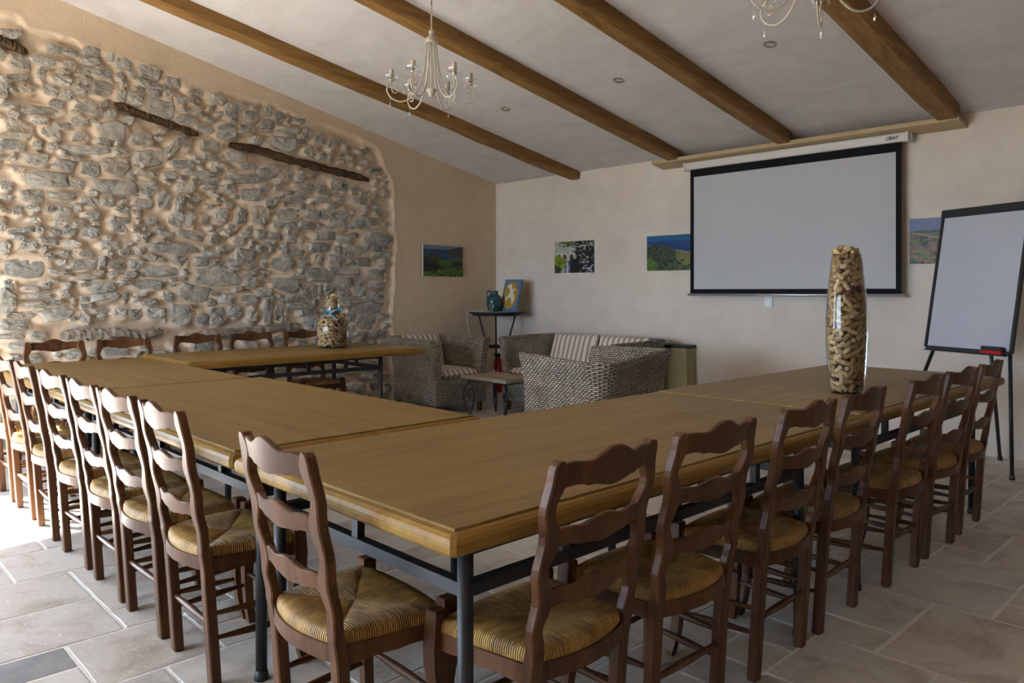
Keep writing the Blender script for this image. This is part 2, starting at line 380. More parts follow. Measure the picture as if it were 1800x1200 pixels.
STONE_TXT = '''5493,3249,-69,11,3,-41;5404,3220,-32,1,4,-26;5436,3043,-77,-6,14,-63;5556,3067,-19,4,0,-43;5192,3197,-72,-4,10,-42;5068,3204,-51,-3,6,-27;4911,3241,-67,-3,9,-40;4771,3234,-35,-5,13,-40;4672,3201,-68,3,9,-53;5266,3089,-85,-1,7,-38;5096,3105,-52,7,2,-27;4926,3159,-71,3,5,-32;4983,3076,-63,2,4,-28;4838,3085,-72,-5,9,-36;4695,3091,-33,-2,7,-29;5280,2982,-37,-16,23,-50;5145,2965,-71,-14,13,-42;5110,3041,-42,9,0,-27;4969,2986,-50,10,0,-31;5442,2925,-70,15,0,-29;5531,2870,-35,-8,11,-36;5378,2850,-55,11,0,-30;5549,2787,-28,5,0,-51;5226,2866,-63,-13,12,-38;5103,2852,-44,-14,15,-37;4998,2919,-50,10,0,-43;4823,2954,-93,10,6,-68;4687,2932,-34,0,9,-53;4664,3025,-31,6,0,-20;4459,3174,-90,-5,16,-63;4491,3077,-64,-11,11,-33;4369,3061,-58,7,2,-21;4260,3133,-67,2,10,-60;4539,3018,-35,-3,5,-21;4426,2991,-61,6,3,-33;4277,3012,-36,-6,12,-34;4062,3097,-92,-24,17,-38;4578,2921,-65,-6,14,-58;4352,2881,-128,-11,20,-80;4184,2971,-39,7,0,-51;4070,3009,-70,7,2,-26;4044,2928,-62,6,2,-26;4008,2874,-36,6,0,-22;3835,3054,-83,-13,16,-44;3685,2984,-71,1,13,-73;3900,2857,-59,0,5,-27;3429,3057,-50,5,2,-23;3307,3033,-41,7,0,-42;3170,3028,-69,12,0,-42;3063,2999,-27,5,0,-29;2953,3018,-60,1,7,-34;3489,2954,-84,1,10,-56;3307,2921,-87,1,9,-47;3539,2828,-89,7,4,-41;3338,2845,-61,0,3,-17;3074,2893,-117,0,8,-39;2864,2881,-68,5,5,-49;2704,2863,-69,0,13,-65;2550,2836,-52,-4,19,-61;4123,2820,-94,0,9,-52;3945,2763,-89,-4,7,-31;3751,2767,-94,15,0,-80;3627,2741,-34,5,0,-36;3509,2732,-40,6,0,-27;3419,2736,-50,3,4,-37;3149,2739,-149,10,7,-76;2920,2801,-50,0,5,-25;2819,2709,-70,-12,21,-53;2669,2680,-59,8,0,-40;2574,2692,-36,5,0,-40;5493,2703,-62,-1,4,-26;5293,2696,-139,11,3,-38;5172,2770,-54,-1,6,-38;4969,2792,-85,-1,7,-47;4830,2834,-37,7,0,-24;4763,2767,-41,7,0,-32;5040,2726,-35,3,2,-19;4882,2754,-44,4,2,-28;5300,2613,-63,4,2,-26;5442,2545,-84,-21,15,-51;5131,2595,-72,12,0,-34;5012,2653,-58,-7,9,-39;5226,2527,-67,-24,16,-40;4625,2726,-31,0,6,-37;4467,2728,-56,-1,4,-21;5455,2469,-108,6,2,-33;5493,2391,-88,4,3,-40;5313,2424,-33,5,0,-33;4998,2524,-56,-2,7,-43;4756,2617,-112,-3,13,-80;4808,2513,-73,-3,6,-36;4702,2518,-31,4,0,-24;4515,2581,-92,14,0,-53;4235,2561,-61,81,-27,-19;4062,2649,-75,-15,14,-38;3891,2622,-91,6,5,-53;4140,2629,-30,5,0,-43;4969,2428,-165,7,3,-31;4687,2443,-68,-3,5,-32;5206,2425,-30,4,0,-34;5326,2304,-85,3,3,-45;5124,2292,-71,-20,14,-45;4933,2277,-68,-18,19,-57;4748,2331,-119,-7,11,-68;4434,2436,-114,25,-6,-73;5026,2350,-42,-3,4,-23;5253,2156,-157,8,3,-68;5525,2075,-44,0,2,-33;5026,2142,-57,6,0,-39;4740,2157,-189,2,5,-56;4475,2299,-88,2,3,-33;4459,2170,-73,1,5,-58;4269,2307,-63,7,0,-34;4158,2413,-99,7,2,-39;3981,2427,-31,4,0,-26;3999,2346,-134,11,1,-24;3891,2298,-101,16,-1,-19;3826,2446,-69,3,3,-31;3918,2505,-64,3,3,-35;3646,2549,-93,-11,15,-54;3519,2466,-74,3,3,-32;3479,2563,-75,-15,14,-36;3568,2348,-167,19,0,-45;3296,2447,-102,28,-11,-54;3106,2431,-75,9,0,-52;2942,2421,-63,-13,11,-28;2807,2348,-66,22,-15,-46;2692,2340,-60,-13,22,-53;3213,2363,-37,4,0,-38;3202,2298,-53,5,0,-28;3348,2292,-56,15,-8,-40;3909,2226,-64,1,2,-26;4123,2212,-74,1,4,-47;3732,2226,-76,8,0,-45;3479,2196,-110,10,0,-64;5334,2024,-88,3,2,-50;5138,2032,-93,0,2,-26;5521,1990,-37,0,2,-22;4926,2005,-66,-20,13,-40;4788,2017,-53,0,3,-42;4674,1961,-60,-18,10,-29;4668,2034,-29,3,0,-18;4503,2036,-78,0,4,-43;4325,2070,-56,0,6,-69;4199,2056,-38,0,6,-70;5531,1886,-40,-1,2,-22;5441,1888,-36,3,0,-33;5344,1918,-44,-1,2,-28;5112,1908,-56,-7,7,-43;5028,1950,-32,0,3,-35;4915,1900,-65,-1,3,-32;4218,1915,-70,-1,6,-70;4095,1904,-54,-10,17,-63;3789,1985,-59,-5,12,-66;3581,1987,-58,-5,14,-75;5549,1777,-26,-9,11,-36;5153,1820,-46,8,-2,-25;5179,1744,-41,2,0,-26;5022,1817,-51,3,0,-32;5086,1755,-50,-2,2,-29;4685,1839,-85,-10,11,-66;4418,1876,-53,-11,10,-37;5426,1746,-87,5,0,-22;5295,1754,-32,2,0,-31;4920,1754,-59,-8,8,-47;4782,1726,-37,2,0,-24;4563,1799,-36,2,0,-21;4491,1815,-18,1,0,-18;4515,1728,-41,-5,6,-37;4307,1783,-68,-8,4,-22;4081,1783,-143,-17,7,-38;3872,1841,-48,-5,5,-26;3746,1815,-42,-5,5,-27;3675,1873,-49,-9,9,-33;3859,1756,-48,3,0,-40;3610,1755,-56,-11,10,-36;3537,1806,-52,3,0,-31;3484,1720,-37,2,0,-41;5455,1684,-52,-8,3,-22;5535,1604,-32,-8,11,-48;5378,1627,-68,3,0,-39;5235,1668,-75,-4,2,-31;5065,1650,-73,-8,4,-32;4782,1654,-73,3,0,-33;4627,1680,-41,2,0,-15;4313,1713,-62,-8,3,-19;4218,1655,-224,-2,2,-44;3754,1668,-50,2,0,-27;5270,1610,-15,1,0,-28;5107,1577,-51,-8,5,-28;4980,1582,-63,-10,5,-29;5209,1545,-41,1,0,-25;4656,1603,-49,6,-2,-27;4539,1613,-48,2,0,-40;4782,1571,-28,1,0,-30;3886,1616,-83,3,0,-26;3544,1588,-109,-14,15,-81;5398,1461,-150,13,-4,-83;5138,1501,-21,1,0,-26;4980,1489,-102,8,-2,-41;5169,1424,-76,-10,2,-20;4843,1510,-30,-2,4,-47;4720,1501,-69,2,0,-36;4563,1506,-53,1,0,-43;4436,1565,-36,-5,4,-25;4344,1543,-37,1,0,-19;4173,1542,-77,-4,4,-45;3981,1547,-74,2,0,-42;3810,1526,-63,-4,3,-33;3668,1543,-50,-7,8,-43;3675,1483,-57,-3,2,-20;4937,1385,-92,10,-1,-17;4748,1417,-21,-8,10,-28;4627,1413,-64,1,0,-30;4515,1421,-24,0,0,-18;4332,1456,-149,-10,5,-56;4127,1447,-33,1,0,-29;3831,1406,-222,-15,8,-89;3507,1445,-67,1,0,-24;3499,1356,-82,1,0,-48;5503,1322,-37,-24,16,-33;5531,1192,-57,-39,40,-79;5354,1296,-59,0,0,-17;5250,1313,-30,6,-3,-22;5096,1319,-26,0,0,-26;5310,1237,-94,5,-1,-22;5122,1251,-42,0,0,-31;4964,1326,-48,9,-3,-17;4838,1303,-111,11,-4,-47;4650,1346,-58,1,0,-21;4461,1323,-121,1,0,-46;4192,1376,-97,6,-1,-22;4062,1255,-150,-26,14,-76;4288,1230,-53,-20,15,-41;4816,1220,-111,16,-4,-32;4969,1204,-32,-6,4,-23;4645,1225,-17,-3,6,-36;4443,1175,-72,12,-4,-24;5054,1187,-16,0,0,-29;5339,1162,-83,7,-2,-25;5184,1177,-51,2,-1,-23;4958,1151,-43,-1,0,-15;5417,1086,-106,8,-2,-30;5179,1092,-116,20,-8,-50;4969,1058,-47,-30,19,-35;4849,1096,-61,-7,2,-26;4691,1087,-63,-1,0,-48;4563,1084,-53,4,-3,-34;4412,1081,-79,-9,5,-52;4313,1067,-18,0,0,-57;4179,1063,-97,-2,0,-89;3975,1026,-61,-2,0,-52;3872,1175,-61,10,-7,-39;3739,1194,-75,-20,15,-52;3824,1049,-84,-2,0,-73;3653,1078,-61,-22,20,-50;3529,1192,-96,-9,5,-54;3477,1041,-53,-1,0,-62;5479,1011,-90,-3,0,-41;5204,985,-33,-8,5,-33;5086,992,-78,-7,1,-17;4827,989,-100,0,-1,-27;4616,1001,-99,6,-3,-33;4412,976,-67,4,-2,-19;4081,958,-59,8,-6,-32;4262,939,-44,-2,0,-38;4256,876,-51,-2,0,-25;3632,970,-87,-3,0,-41;3789,942,-62,8,-4,-23;5065,1049,-32,-1,0,-20;4849,1043,-33,-1,0,-15;5488,924,-85,0,-1,-19;5314,922,-59,-8,2,-30;3394,2008,-90,-8,17,-90;3063,2047,-138,21,-6,-60;2796,2068,-76,-6,10,-51;2657,2071,-38,22,-29,-40;2460,2040,-128,0,10,-99;2159,2015,-103,29,-22,-66;1983,2043,-80,5,0,-47;3079,2260,-65,6,0,-25;2931,2275,-59,6,0,-36;2981,2212,-124,21,-3,-25;3270,2158,-88,37,-16,-38;2709,2222,-96,9,0,-26;2505,2392,-63,7,0,-53;2395,2388,-42,4,0,-46;2274,2362,-47,-2,10,-47;2207,2252,-83,-11,11,-35;2441,2269,-64,6,0,-27;2559,2168,-54,5,0,-38;3200,1924,-63,4,0,-35;3039,1906,-73,-1,7,-72;2855,1946,-101,-1,4,-37;2692,1957,-44,3,0,-22;3379,1822,-61,3,0,-52;3231,1816,-79,-2,4,-42;3063,1811,-61,3,0,-54;2939,1796,-37,8,-8,-39;2621,1850,-142,8,0,-52;2423,1830,-82,-8,10,-45;2274,1876,-56,11,-6,-26;1953,1854,-170,-3,8,-72;3325,1734,-50,2,0,-24;3128,1701,-36,-4,11,-56;3263,1688,-31,1,0,-25;2973,1679,-107,-4,5,-54;2709,1726,-130,-4,6,-56;2487,1706,-54,-6,10,-49;2358,1695,-56,2,0,-57;2226,1708,-75,14,-12,-53;2111,1721,-49,2,0,-55;1973,1758,-56,19,-14,-29;1893,1682,-121,-4,4,-36;3340,1608,-31,1,0,-28;3144,1544,-128,3,0,-75;2923,1601,-42,1,0,-22;2864,1552,-59,2,0,-26;2718,1600,-65,2,0,-59;2505,1584,-96,-19,20,-63;2130,1587,-135,-6,5,-51;1862,1579,-70,12,-8,-35;2330,1589,-37,1,0,-27;2898,1485,-50,1,0,-33;3112,1338,-143,-21,14,-70;2981,1419,-80,-18,10,-31;2701,1438,-165,-10,6,-63;2330,1482,-150,-4,2,-38;1973,1457,-130,2,0,-67;2559,1507,-45,1,0,-23;3348,1260,-76,12,-7,-34;2906,1296,-44,22,-29,-44;3030,1210,-82,0,0,-39;2847,1238,-81,40,-38,-57;2692,1267,-39,0,0,-59;2586,1289,-71,0,0,-67;2423,1366,-92,-6,6,-57;2226,1383,-86,1,0,-43;2386,1259,-88,0,0,-42;2198,1275,-86,0,0,-62;1963,1330,-100,1,0,-32;2013,1219,-60,27,-30,-41;3176,1203,-34,-30,17,-15;3309,1093,-54,-5,13,-132;3168,1048,-72,-2,0,-99;2973,1130,-116,7,-4,-36;2855,1063,-92,12,-8,-40;3006,958,-62,-2,0,-29;2761,1149,-43,0,0,-37;2796,959,-82,-43,39,-56;2349,1160,-139,15,-8,-46;2062,1086,-177,-3,0,-79;2111,923,-136,-4,0,-82;2302,1059,-56,-1,0,-46;2293,990,-44,-14,19,-43;1862,995,-71,-2,0,-36;1953,799,-110,-5,0,-40;2169,808,-87,-4,0,-23;2140,1204,-48,0,0,-23;2032,344,-135,-21,6,-58;2225,234,-95,-9,0,-39;2129,138,-109,-11,0,-39;2056,453,-122,-9,0,-59;2831,364,-74,-6,0,-36;2658,432,-88,-7,0,-37;2457,445,-80,-6,0,-33;2272,421,-71,-5,0,-48;1983,212,-74,-7,0,-49;2915,742,-63,-3,0,-32;2177,724,-84,-4,0,-39;5391,840,-135,-7,0,-32;5448,761,-46,-3,0,-26;5334,724,-53,-4,0,-36;5040,759,-62,-4,0,-37;5162,761,-22,-1,0,-18;4724,759,-116,-7,0,-35;4499,778,-51,-3,0,-26;4322,835,-53,-3,0,-27;5508,655,-45,-4,0,-29;5538,322,-35,-4,0,-64;5543,149,-34,-12,10,-67;4613,195,-37,-5,0,-26;4221,735,-48,-3,0,-41'''
# ------------------------------------------------------------------ the room
YB = 6.73; XC = -7.34; TA = 0.0865; CA = 1 / math.hypot(1, TA); SA = TA * CA
SLOPE = 0.181; ZC0 = 2.67
XR = 6.0; YF = -3.2
def zceil(y): return ZC0 + SLOPE * (YB - y)
def W(u, v, h): return (XC + u * SA + h * CA, YB - u * CA + h * SA, v)

STONES = [tuple(int(a) / 1000 for a in s.split(',')) for s in STONE_TXT.split(';')]
REGION = [(6.6, 3.36), (5.57, 3.37), (5.46, 3.38), (5.4, 3.3), (5.01, 3.29), (4.75, 3.24), (4.37, 3.18), (4.11, 3.07), (3.76, 3.12), (3.25, 3.11), (2.73, 2.99), (2.44, 2.95), (1.98, 2.87), (1.77, 2.51), (1.72, 1.74), (1.77, 0.96), (1.74, 0.7), (1.74, -0.3), (6.6, -0.3)]

def region_dist(U, V):
    """signed distance to the stone patch outline (positive inside)"""
    inside = np.zeros(U.shape, bool); dmin = np.full(U.shape, 9.0)
    P = REGION
    for i in range(len(P)):
        (x0, y0), (x1, y1) = P[i], P[(i + 1) % len(P)]
        cond = ((y0 > V) != (y1 > V)) & (U < (x1 - x0) * (V - y0) / ((y1 - y0) or 1e-9) + x0); inside ^= cond
        L2 = (x1 - x0) ** 2 + (y1 - y0) ** 2; t = np.clip(((U - x0) * (x1 - x0) + (V - y0) * (y1 - y0)) / L2, 0, 1)
        dmin = np.minimum(dmin, np.hypot(U - x0 - t * (x1 - x0), V - y0 - t * (y1 - y0)))
    return np.where(inside, dmin, -dmin)

def vnoise(U, V, f, seed):
    r = np.random.default_rng(seed); g = r.random((64, 64))
    x = U * f; y = V * f; xi = np.floor(x).astype(int); yi = np.floor(y).astype(int); xf = x - xi; yf = y - yi
    xf = xf * xf * (3 - 2 * xf); yf = yf * yf * (3 - 2 * yf)
    a = g[xi % 64, yi % 64]; b = g[(xi + 1) % 64, yi % 64]; c = g[xi % 64, (yi + 1) % 64]; d = g[(xi + 1) % 64, (yi + 1) % 64]
    return (a * (1 - xf) + b * xf) * (1 - yf) + (c * (1 - xf) + d * xf) * yf - 0.5

TIMBERS = [((4.734, 2.845), (4.008, 2.70), 0.034, 'old_timber'), ((3.704, 2.665), (2.07, 2.50), 0.042, 'old_timber'), ((5.75, 3.23), (5.378, 3.129), 0.04, 'old_timber'),
           ((5.15, 0.925), (4.33, 0.905), 0.05, 'grey_timber'), ((4.14, 0.872), (2.944, 0.912), 0.045, 'grey_timber')]
# small chock stones that fill the gaps
cen = [(s[0], s[1], max(abs(s[2]), abs(s[4])), max(abs(s[3]), abs(s[5]))) for s in STONES]
extra = []; tries = 0
def near_timber(u, v):
    for (a, b), (c, d), w, _ in TIMBERS:
        L2 = (c - a) ** 2 + (d - b) ** 2; t = min(1, max(0, ((u - a) * (c - a) + (v - b) * (d - b)) / L2))
        if math.hypot(u - a - t * (c - a), v - b - t * (d - b)) < w + 0.045: return True
    return False
while len(extra) < 330 and tries < 26000:
    tries += 1
    u = random.uniform(1.82, 6.12); v = random.uniform(0.02, 3.32)
    big = v < 0.85 or u > 5.6
    a = random.uniform(0.028, 0.115 if big else 0.042); b = a * random.uniform(0.45, 0.85)
    if region_dist(np.array([u]), np.array([v]))[0] < 0.05 or near_timber(u, v): continue
    if any(((u - c[0]) / (c[2] + a + 0.012)) ** 2 + ((v - c[1]) / (c[3] + b + 0.012)) ** 2 < 1.0 for c in cen): continue
    th = random.uniform(-0.3, 0.3)
    s = (u, v, -a * math.cos(th), a * math.sin(th), b * math.sin(th), -b * math.cos(th)); extra.append(s); cen.append((u, v, a, b))
ALL = [(s, True) for s in STONES if not near_timber(s[0], s[1] )] + [(s, False) for s in extra]

du = 0.02; us = np.arange(0, 6.2 + du / 2, du); vsn = np.arange(0, 3.9, du)
U, V = np.meshgrid(us, vsn, indexing='ij')
D = region_dist(U, V) + 0.05 * vnoise(U, V, 5, 1) + 0.03 * vnoise(U, V, 14, 2)
base = -0.052 + 0.022 * vnoise(U, V, 3, 3) + 0.02 * vnoise(U, V, 11, 4) + 0.008 * vnoise(U, V, 30, 5)
Hs = base.copy()
for s, _ in ALL:
    ext = max(abs(s[2]) + abs(s[4]), abs(s[3]) + abs(s[5])) * 1.9 + 0.02
    i0, i1 = max(0, int((s[0] - ext) / du)), min(len(us), int((s[0] + ext) / du) + 2); j0, j1 = max(0, int((s[1] - ext) / du)), min(len(vsn), int((s[1] + ext) / du) + 2)
    if i0 >= i1 or j0 >= j1: continue
    det = s[2] * s[5] - s[3] * s[4]
    if abs(det) < 1e-7: continue
    dx = U[i0:i1, j0:j1] - s[0]; dy = V[i0:i1, j0:j1] - s[1]
    q = np.hypot((dx * s[5] - dy * s[4]) / det, (dy * s[2] - dx * s[3]) / det)
    t = np.clip((1.7 - q) / 0.55, 0, 1); t = t * t * (3 - 2 * t)
    Hs[i0:i1, j0:j1] = np.maximum(Hs[i0:i1, j0:j1], base[i0:i1, j0:j1] * (1 - t) + (-0.010 + 0.014 * vnoise(dx + s[0], dy + s[1], 17, 6)) * t)
m = np.clip(D / 0.035 + 0.5, 0, 1); m = m * m * (3 - 2 * m)
plast = 0.004 * vnoise(U, V, 2, 8) + 0.003 * vnoise(U, V, 9, 9) + 0.006 * np.exp(-(D / 0.05) ** 2)
Hh = plast * (1 - m) + Hs * m
nu, nv = U.shape
pts = np.stack([XC + U * SA + Hh * CA, YB - U * CA + Hh * SA, V], -1).reshape(-1, 3)
ii, jj = np.meshgrid(np.arange(nu - 1), np.arange(nv - 1), indexing='ij'); k = (ii * nv + jj).ravel()
faces = np.stack([k, k + nv, k + nv + 1, k + 1], -1)
me = bpy.data.meshes.new('wall_left'); me.from_pydata(pts.tolist(), [], faces.tolist())
me.materials.append(M['tan_plaster']); me.materials.append(M['mortar'])
mi = (m.reshape(-1)[faces].mean(1) > 0.35).astype(np.int32); me.polygons.foreach_set('material_index', mi); me.polygons.foreach_set('use_smooth', np.ones(len(faces), bool)); me.update()
wall_left = link(bpy.data.objects.new('wall_left', me)); tag(wall_left, 'rough stone and tan plaster side wall with old timbers', kind='structure')

# stones: the 300 largest are single pieces, the small chocks share one mesh
def stone_geo(s, seed):
    r = random.Random(seed); n = 12; gr = 1.13; ax = Vector((s[2], s[3])) * gr; bx = Vector((s[4], s[5])) * gr; face = r.uniform(-0.005, 0.018); pw = r.uniform(0.50, 0.80)
    tilt = (r.uniform(-0.012, 0.012), r.uniform(-0.012, 0.012))
    jit = [r.uniform(0.80, 1.12) for _ in range(n)]; rings = []
    for rad, h, jz in ((1.04, -0.06, 0), (1.02, face - 0.022, 0.004), (0.86, face, 0.005), (0.48, face + 0.004, 0.007)):
        ring = []
        for k in range(n):
            a = 2 * pi * k / n; ca, sa = math.cos(a), math.sin(a)
            x = math.copysign(abs(ca) ** pw, ca) * rad * jit[k] * r.uniform(0.96, 1.04); y = math.copysign(abs(sa) ** pw, sa) * rad * jit[k] * r.uniform(0.96, 1.04)
            p = ax * x + bx * y; ring.append((p.x, p.y, h + r.uniform(-jz, jz) + (tilt[0] * x + tilt[1] * y if h > -0.05 else 0)))
        rings.append(ring)
    vs = [p for rg in rings for p in rg] + [(0, 0, face + r.uniform(0, 0.008))]; fs = []
    flip = (s[2] * s[5] - s[3] * s[4]) < 0
    for i in range(3):
        for k in range(n): fs.append((i * n + k, i * n + (k + 1) % n, (i + 1) * n + (k + 1) % n, (i + 1) * n + k))
    for k in range(n): fs.append((3 * n + k, 3 * n + (k + 1) % n, 4 * n))
    vs = [(CA * h + SA * p0, SA * h - CA * p0, p1) for p0, p1, h in vs]
    if not flip: fs = [tuple(reversed(f)) for f in fs]
    return vs, fs
ALL.sort(key=lambda t: -abs(t[0][2] * t[0][5] - t[0][3] * t[0][4]) * (1.5 if t[1] else (0.4 if t[0][1] < 0.8 else 1.0)))
rest = MB()
for i, (s, _) in enumerate(ALL):
    vs_, fs_ = stone_geo(s, i + 11); o0 = Vector(W(s[0], s[1], 0))
    if i < 300: MB().add(vs_, fs_, False).build('stone', M['stone'], wall_left, o0)
    else: rest.add([tuple(Vector(p) + o0) for p in vs_], fs_, False)
tag(rest.build('chock_stones', M['stone'], wall_left), kind='stuff')
for n_, ((a, b), (c, d), w, mt) in enumerate(TIMBERS):
    r = random.Random(n_); rg = []
    L = math.hypot(c - a, d - b); tx, ty = (c - a) / L, (d - b) / L
    wv = [r.uniform(-1, 1) for _ in range(40)]
    for i in range(31):
        t = i / 30; e = (0.5 + 0.5 * min(1, 9 * min(t, 1 - t))) * r.uniform(0.85, 1.08); off = w * 0.28 * (wv[i // 4] * (1 - (i % 4) / 4) + wv[i // 4 + 1] * (i % 4) / 4); ring = []
        for k in range(8):
            an = 2 * pi * (k + 0.5) / 8; y = w * e * 1.05 * max(-0.92, min(0.92, math.cos(an) * 1.2)) * r.uniform(0.8, 1.12) + off; h = -0.02 + 0.034 * e * max(-0.9, min(0.9, math.sin(an) * 1.2)) + r.uniform(-0.007, 0.007)
            ring.append((t * L, y, h))
        rg.append(ring)
    mb = MB().rings(rg, smooth=False)
    o = mb.build('old_timber', M[mt], wall_left)
    # local x runs along the timber
    P0 = Vector(W(a, b, 0)); X_ = (Vector(W(c, d, 0)) - P0).normalized(); N_ = Vector((CA, SA, 0)); Y_ = N_.cross(X_)
    o.matrix_local = Matrix(((X_.x, Y_.x, N_.x, P0.x), (X_.y, Y_.y, N_.y, P0.y), (X_.z, Y_.z, N_.z, P0.z), (0, 0, 0, 1)))
    o['label'] = 'dark weathered timber let into the stones' if mt == 'old_timber' else 'grey weathered timber let into the stones'

# the rest of the left wall, with the wide garden doorway the daylight comes through
def wall_box(name, u0, u1, v0, v1, h0, h1, mat, parent=None):
    mb = MB(); vs_ = [W(u, v, h) for h in (h0, h1) for v in (v0, v1) for u in (u0, u1)]
    mb.add(vs_, [(0, 2, 3, 1), (4, 5, 7, 6), (0, 1, 5, 4), (2, 6, 7, 3), (0, 4, 6, 2), (1, 3, 7, 5)]); return mb.build(name, mat, parent)
DOOR_U0, DOOR_U1, DOOR_H = 6.65, 8.25, 2.2
wall_box('wall_core', -0.3, 6.2, 0, 4.0, -0.45, -0.09, M['tan_plaster'], wall_left)
wall_box('wall_pier', 6.2, DOOR_U0, 0, 4.4, -0.40, 0.0, M['tan_plaster'], wall_left)
wall_box('door_lintel', DOOR_U0, DOOR_U1, DOOR_H, 4.8, -0.40, 0.0, M['tan_plaster'], wall_left)
wall_box('wall_pier', DOOR_U1, 10.3, 0, 4.8, -0.40, 0.0, M['tan_plaster'], wall_left)

wb = MB().box(XC - 0.6, XR + 0.3, YB, YB + 0.3, -0.1, ZC0 + 0.25); wall_back = tag(wb.build('wall_back', M['back_plaster']), 'cream plastered end wall behind the projection screen', kind='structure')
tag(MB().box(XR, XR + 0.3, YF, YB + 0.2, -0.1, 5.0).build('wall_right', M['back_plaster']), 'cream plastered wall on the right', kind='structure')
wf = MB(); WX0, WX1, WZ0, WZ1 = -6.4, -2.8, -0.1, 2.3
for b_ in ((-6.9, WX0, -0.1, 5.0), (WX1, XR + 0.3, -0.1, 5.0), (WX0, WX1, -0.1, WZ0), (WX0, WX1, WZ1, 5.0)): wf.box(b_[0], b_[1], YF - 0.3, YF, b_[2], b_[3])
tag(wf.build('wall_front', M['tan_plaster']), 'tan plastered wall behind the viewer', kind='structure')
y0, y1 = YF - 0.3, YB + 0.3; x0, x1 = -8.2, XR + 0.3
cl = MB().add([(x0, y0, zceil(y0)), (x1, y0, zceil(y0)), (x1, y1, zceil(y1)), (x0, y1, zceil(y1)), (x0, y0, zceil(y0) + 0.2), (x1, y0, zceil(y0) + 0.2), (x1, y1, zceil(y1) + 0.2), (x0, y1, zceil(y1) + 0.2)],
              [(0, 3, 2, 1), (4, 5, 6, 7), (0, 1, 5, 4), (2, 3, 7, 6), (1, 2, 6, 5), (3, 0, 4, 7)])
ceiling = tag(cl.build('ceiling', M['ceiling']), 'sloping white limewashed ceiling', kind='structure')
for i, (bx, wd, yend, wig) in enumerate(((-5.94, 0.13, 6.69, 0.012), (-4.465, 0.15, 6.54, 0.006), (-3.27, 0.15, 6.54, 0.004), (-1.93, 0.18, 6.54, 0.003))):
    r = random.Random(40 + i); rg = []; L = 28
    for k in range(L):
        y = yend - (yend - (YF + 0.02)) * k / (L - 1); dz = 0.112 + r.uniform(-0.5, 0.5) * wig; zc = zceil(y); w = wd / 2; e = 0.012; sx = r.uniform(-1, 1) * wig * 0.5
        if k == 0: dz -= 0.012; w -= 0.008
        rg.append([(bx + sx - w, y, zc + 0.02), (bx + sx - w, y, zc - dz + e), (bx + sx - w + e, y, zc - dz), (bx + sx + w - e * 1.6, y, zc - dz), (bx + sx + w, y, zc - dz + e * 1.6), (bx + sx + w, y, zc + 0.02)])
    o = MB().rings(rg, smooth=False).build('ceiling_beam', M['beam'])
    tag(o, ('thin knotty oak beam nearest the stone wall, its end free', 'oak beam over the left end of the wall plank', 'oak beam meeting the plank above the screen middle', 'wide oak beam at the right end of the plank')[i], 'beam', 'oak ceiling beams')

# floor: grout bed and travertine slabs in four sizes on a 20 cm module
fl = MB().box(-8.0, XR + 0.3, YF - 0.3, YB + 0.2, -0.1, -0.0018); floor = tag(fl.build('floor', M['grout']), 'pale travertine slab floor with white joints', kind='structure')
MX, MY, OX, OY = 0.2028, 0.2045, -1.05, 2.77
I0, I1, J0, J1 = -31, 20, -29, 19
occ = {}; tiles = []
def put(i0, j0, w, h, dark=False):
    c = [(i, j) for i in range(i0, i0 + w) for j in range(j0, j0 + h)]
    if any(q in occ for q in c): return False
    for q in c: occ[q] = 1
    tiles.append((i0, j0, w, h, dark)); return True
for t_ in ((0, 0, 2, 3), (-2, 0, 2, 1), (-2, 1, 2, 2), (-1, -2, 2, 2), (1, -3, 2, 3), (-2, 3, 3, 2), (1, 3, 2, 1), (1, 4, 2, 2), (-1, 5, 2, 1), (-1, 6, 1, 1), (0, 6, 2, 3), (-3, 7, 3, 2), (-3, 5, 2, 2), (-3, 9, 2, 2), (-1, 9, 3, 2), (-1, 11, 1, 1), (-3, 11, 2, 2), (-1, 12, 2, 1), (0, 11, 2, 1), (-2, 13, 1, 2), (-1, 13, 2, 2), (-2, 15, 2, 2), (-3, 13, 1, 2),
           (-16, -10, 2, 3), (-18, -10, 2, 1), (-14, -12, 2, 3), (-12, -12, 2, 3), (-14, -9, 3, 2), (-11, -9, 1, 1), (-10, -10, 2, 2), (-10, -12, 1, 2, True), (-9, -12, 1, 2), (-8, -11, 2, 2), (-8, -9, 3, 2), (-16, -12, 2, 2)): put(*t_)
SZ = [(3, 2), (2, 3), (2, 2), (2, 2), (1, 2), (2, 1), (1, 1)]
for j in range(J0, J1 + 1):
    for i in range(I0, I1 + 1):
        if (i, j) in occ: continue
        opt = SZ[:]; random.shuffle(opt); opt = opt[:4] + [(2, 1), (1, 2), (1, 1)]
        for w, h in opt:
            if put(i, j, w, h): break
tm = {}
def tile_mesh(w, h, var):
    if (w, h, var) not in tm:
        r = random.Random(w * 100 + h * 10 + var); gx = w * MX / 2 - 0.0055; gy = h * MY / 2 - 0.0055; b = 0.004
        mb = MB(); P = []
        def ring(dx, z, jt):
            n = 4; out = []
            for (ax, ay), (cx, cy) in (((-1, -1), (1, -1)), ((1, -1), (1, 1)), ((1, 1), (-1, 1)), ((-1, 1), (-1, -1))):
                for k in range(n):
                    t = k / n; out.append(((gx - dx) * (ax + (cx - ax) * t) + r.uniform(-jt, jt), (gy - dx) * (ay + (cy - ay) * t) + r.uniform(-jt, jt), z))
            return out
        rs = [ring(0, -0.008, 0.0015), ring(0.0, -0.002, 0.002), ring(b, 0.0, 0.002)]
        mb.rings(rs, caps=False, smooth=False); mb.f.append(tuple(range(32, 48))); mb.sm.append(False)
        tm[(w, h, var)] = mb
    return tm[(w, h, var)]
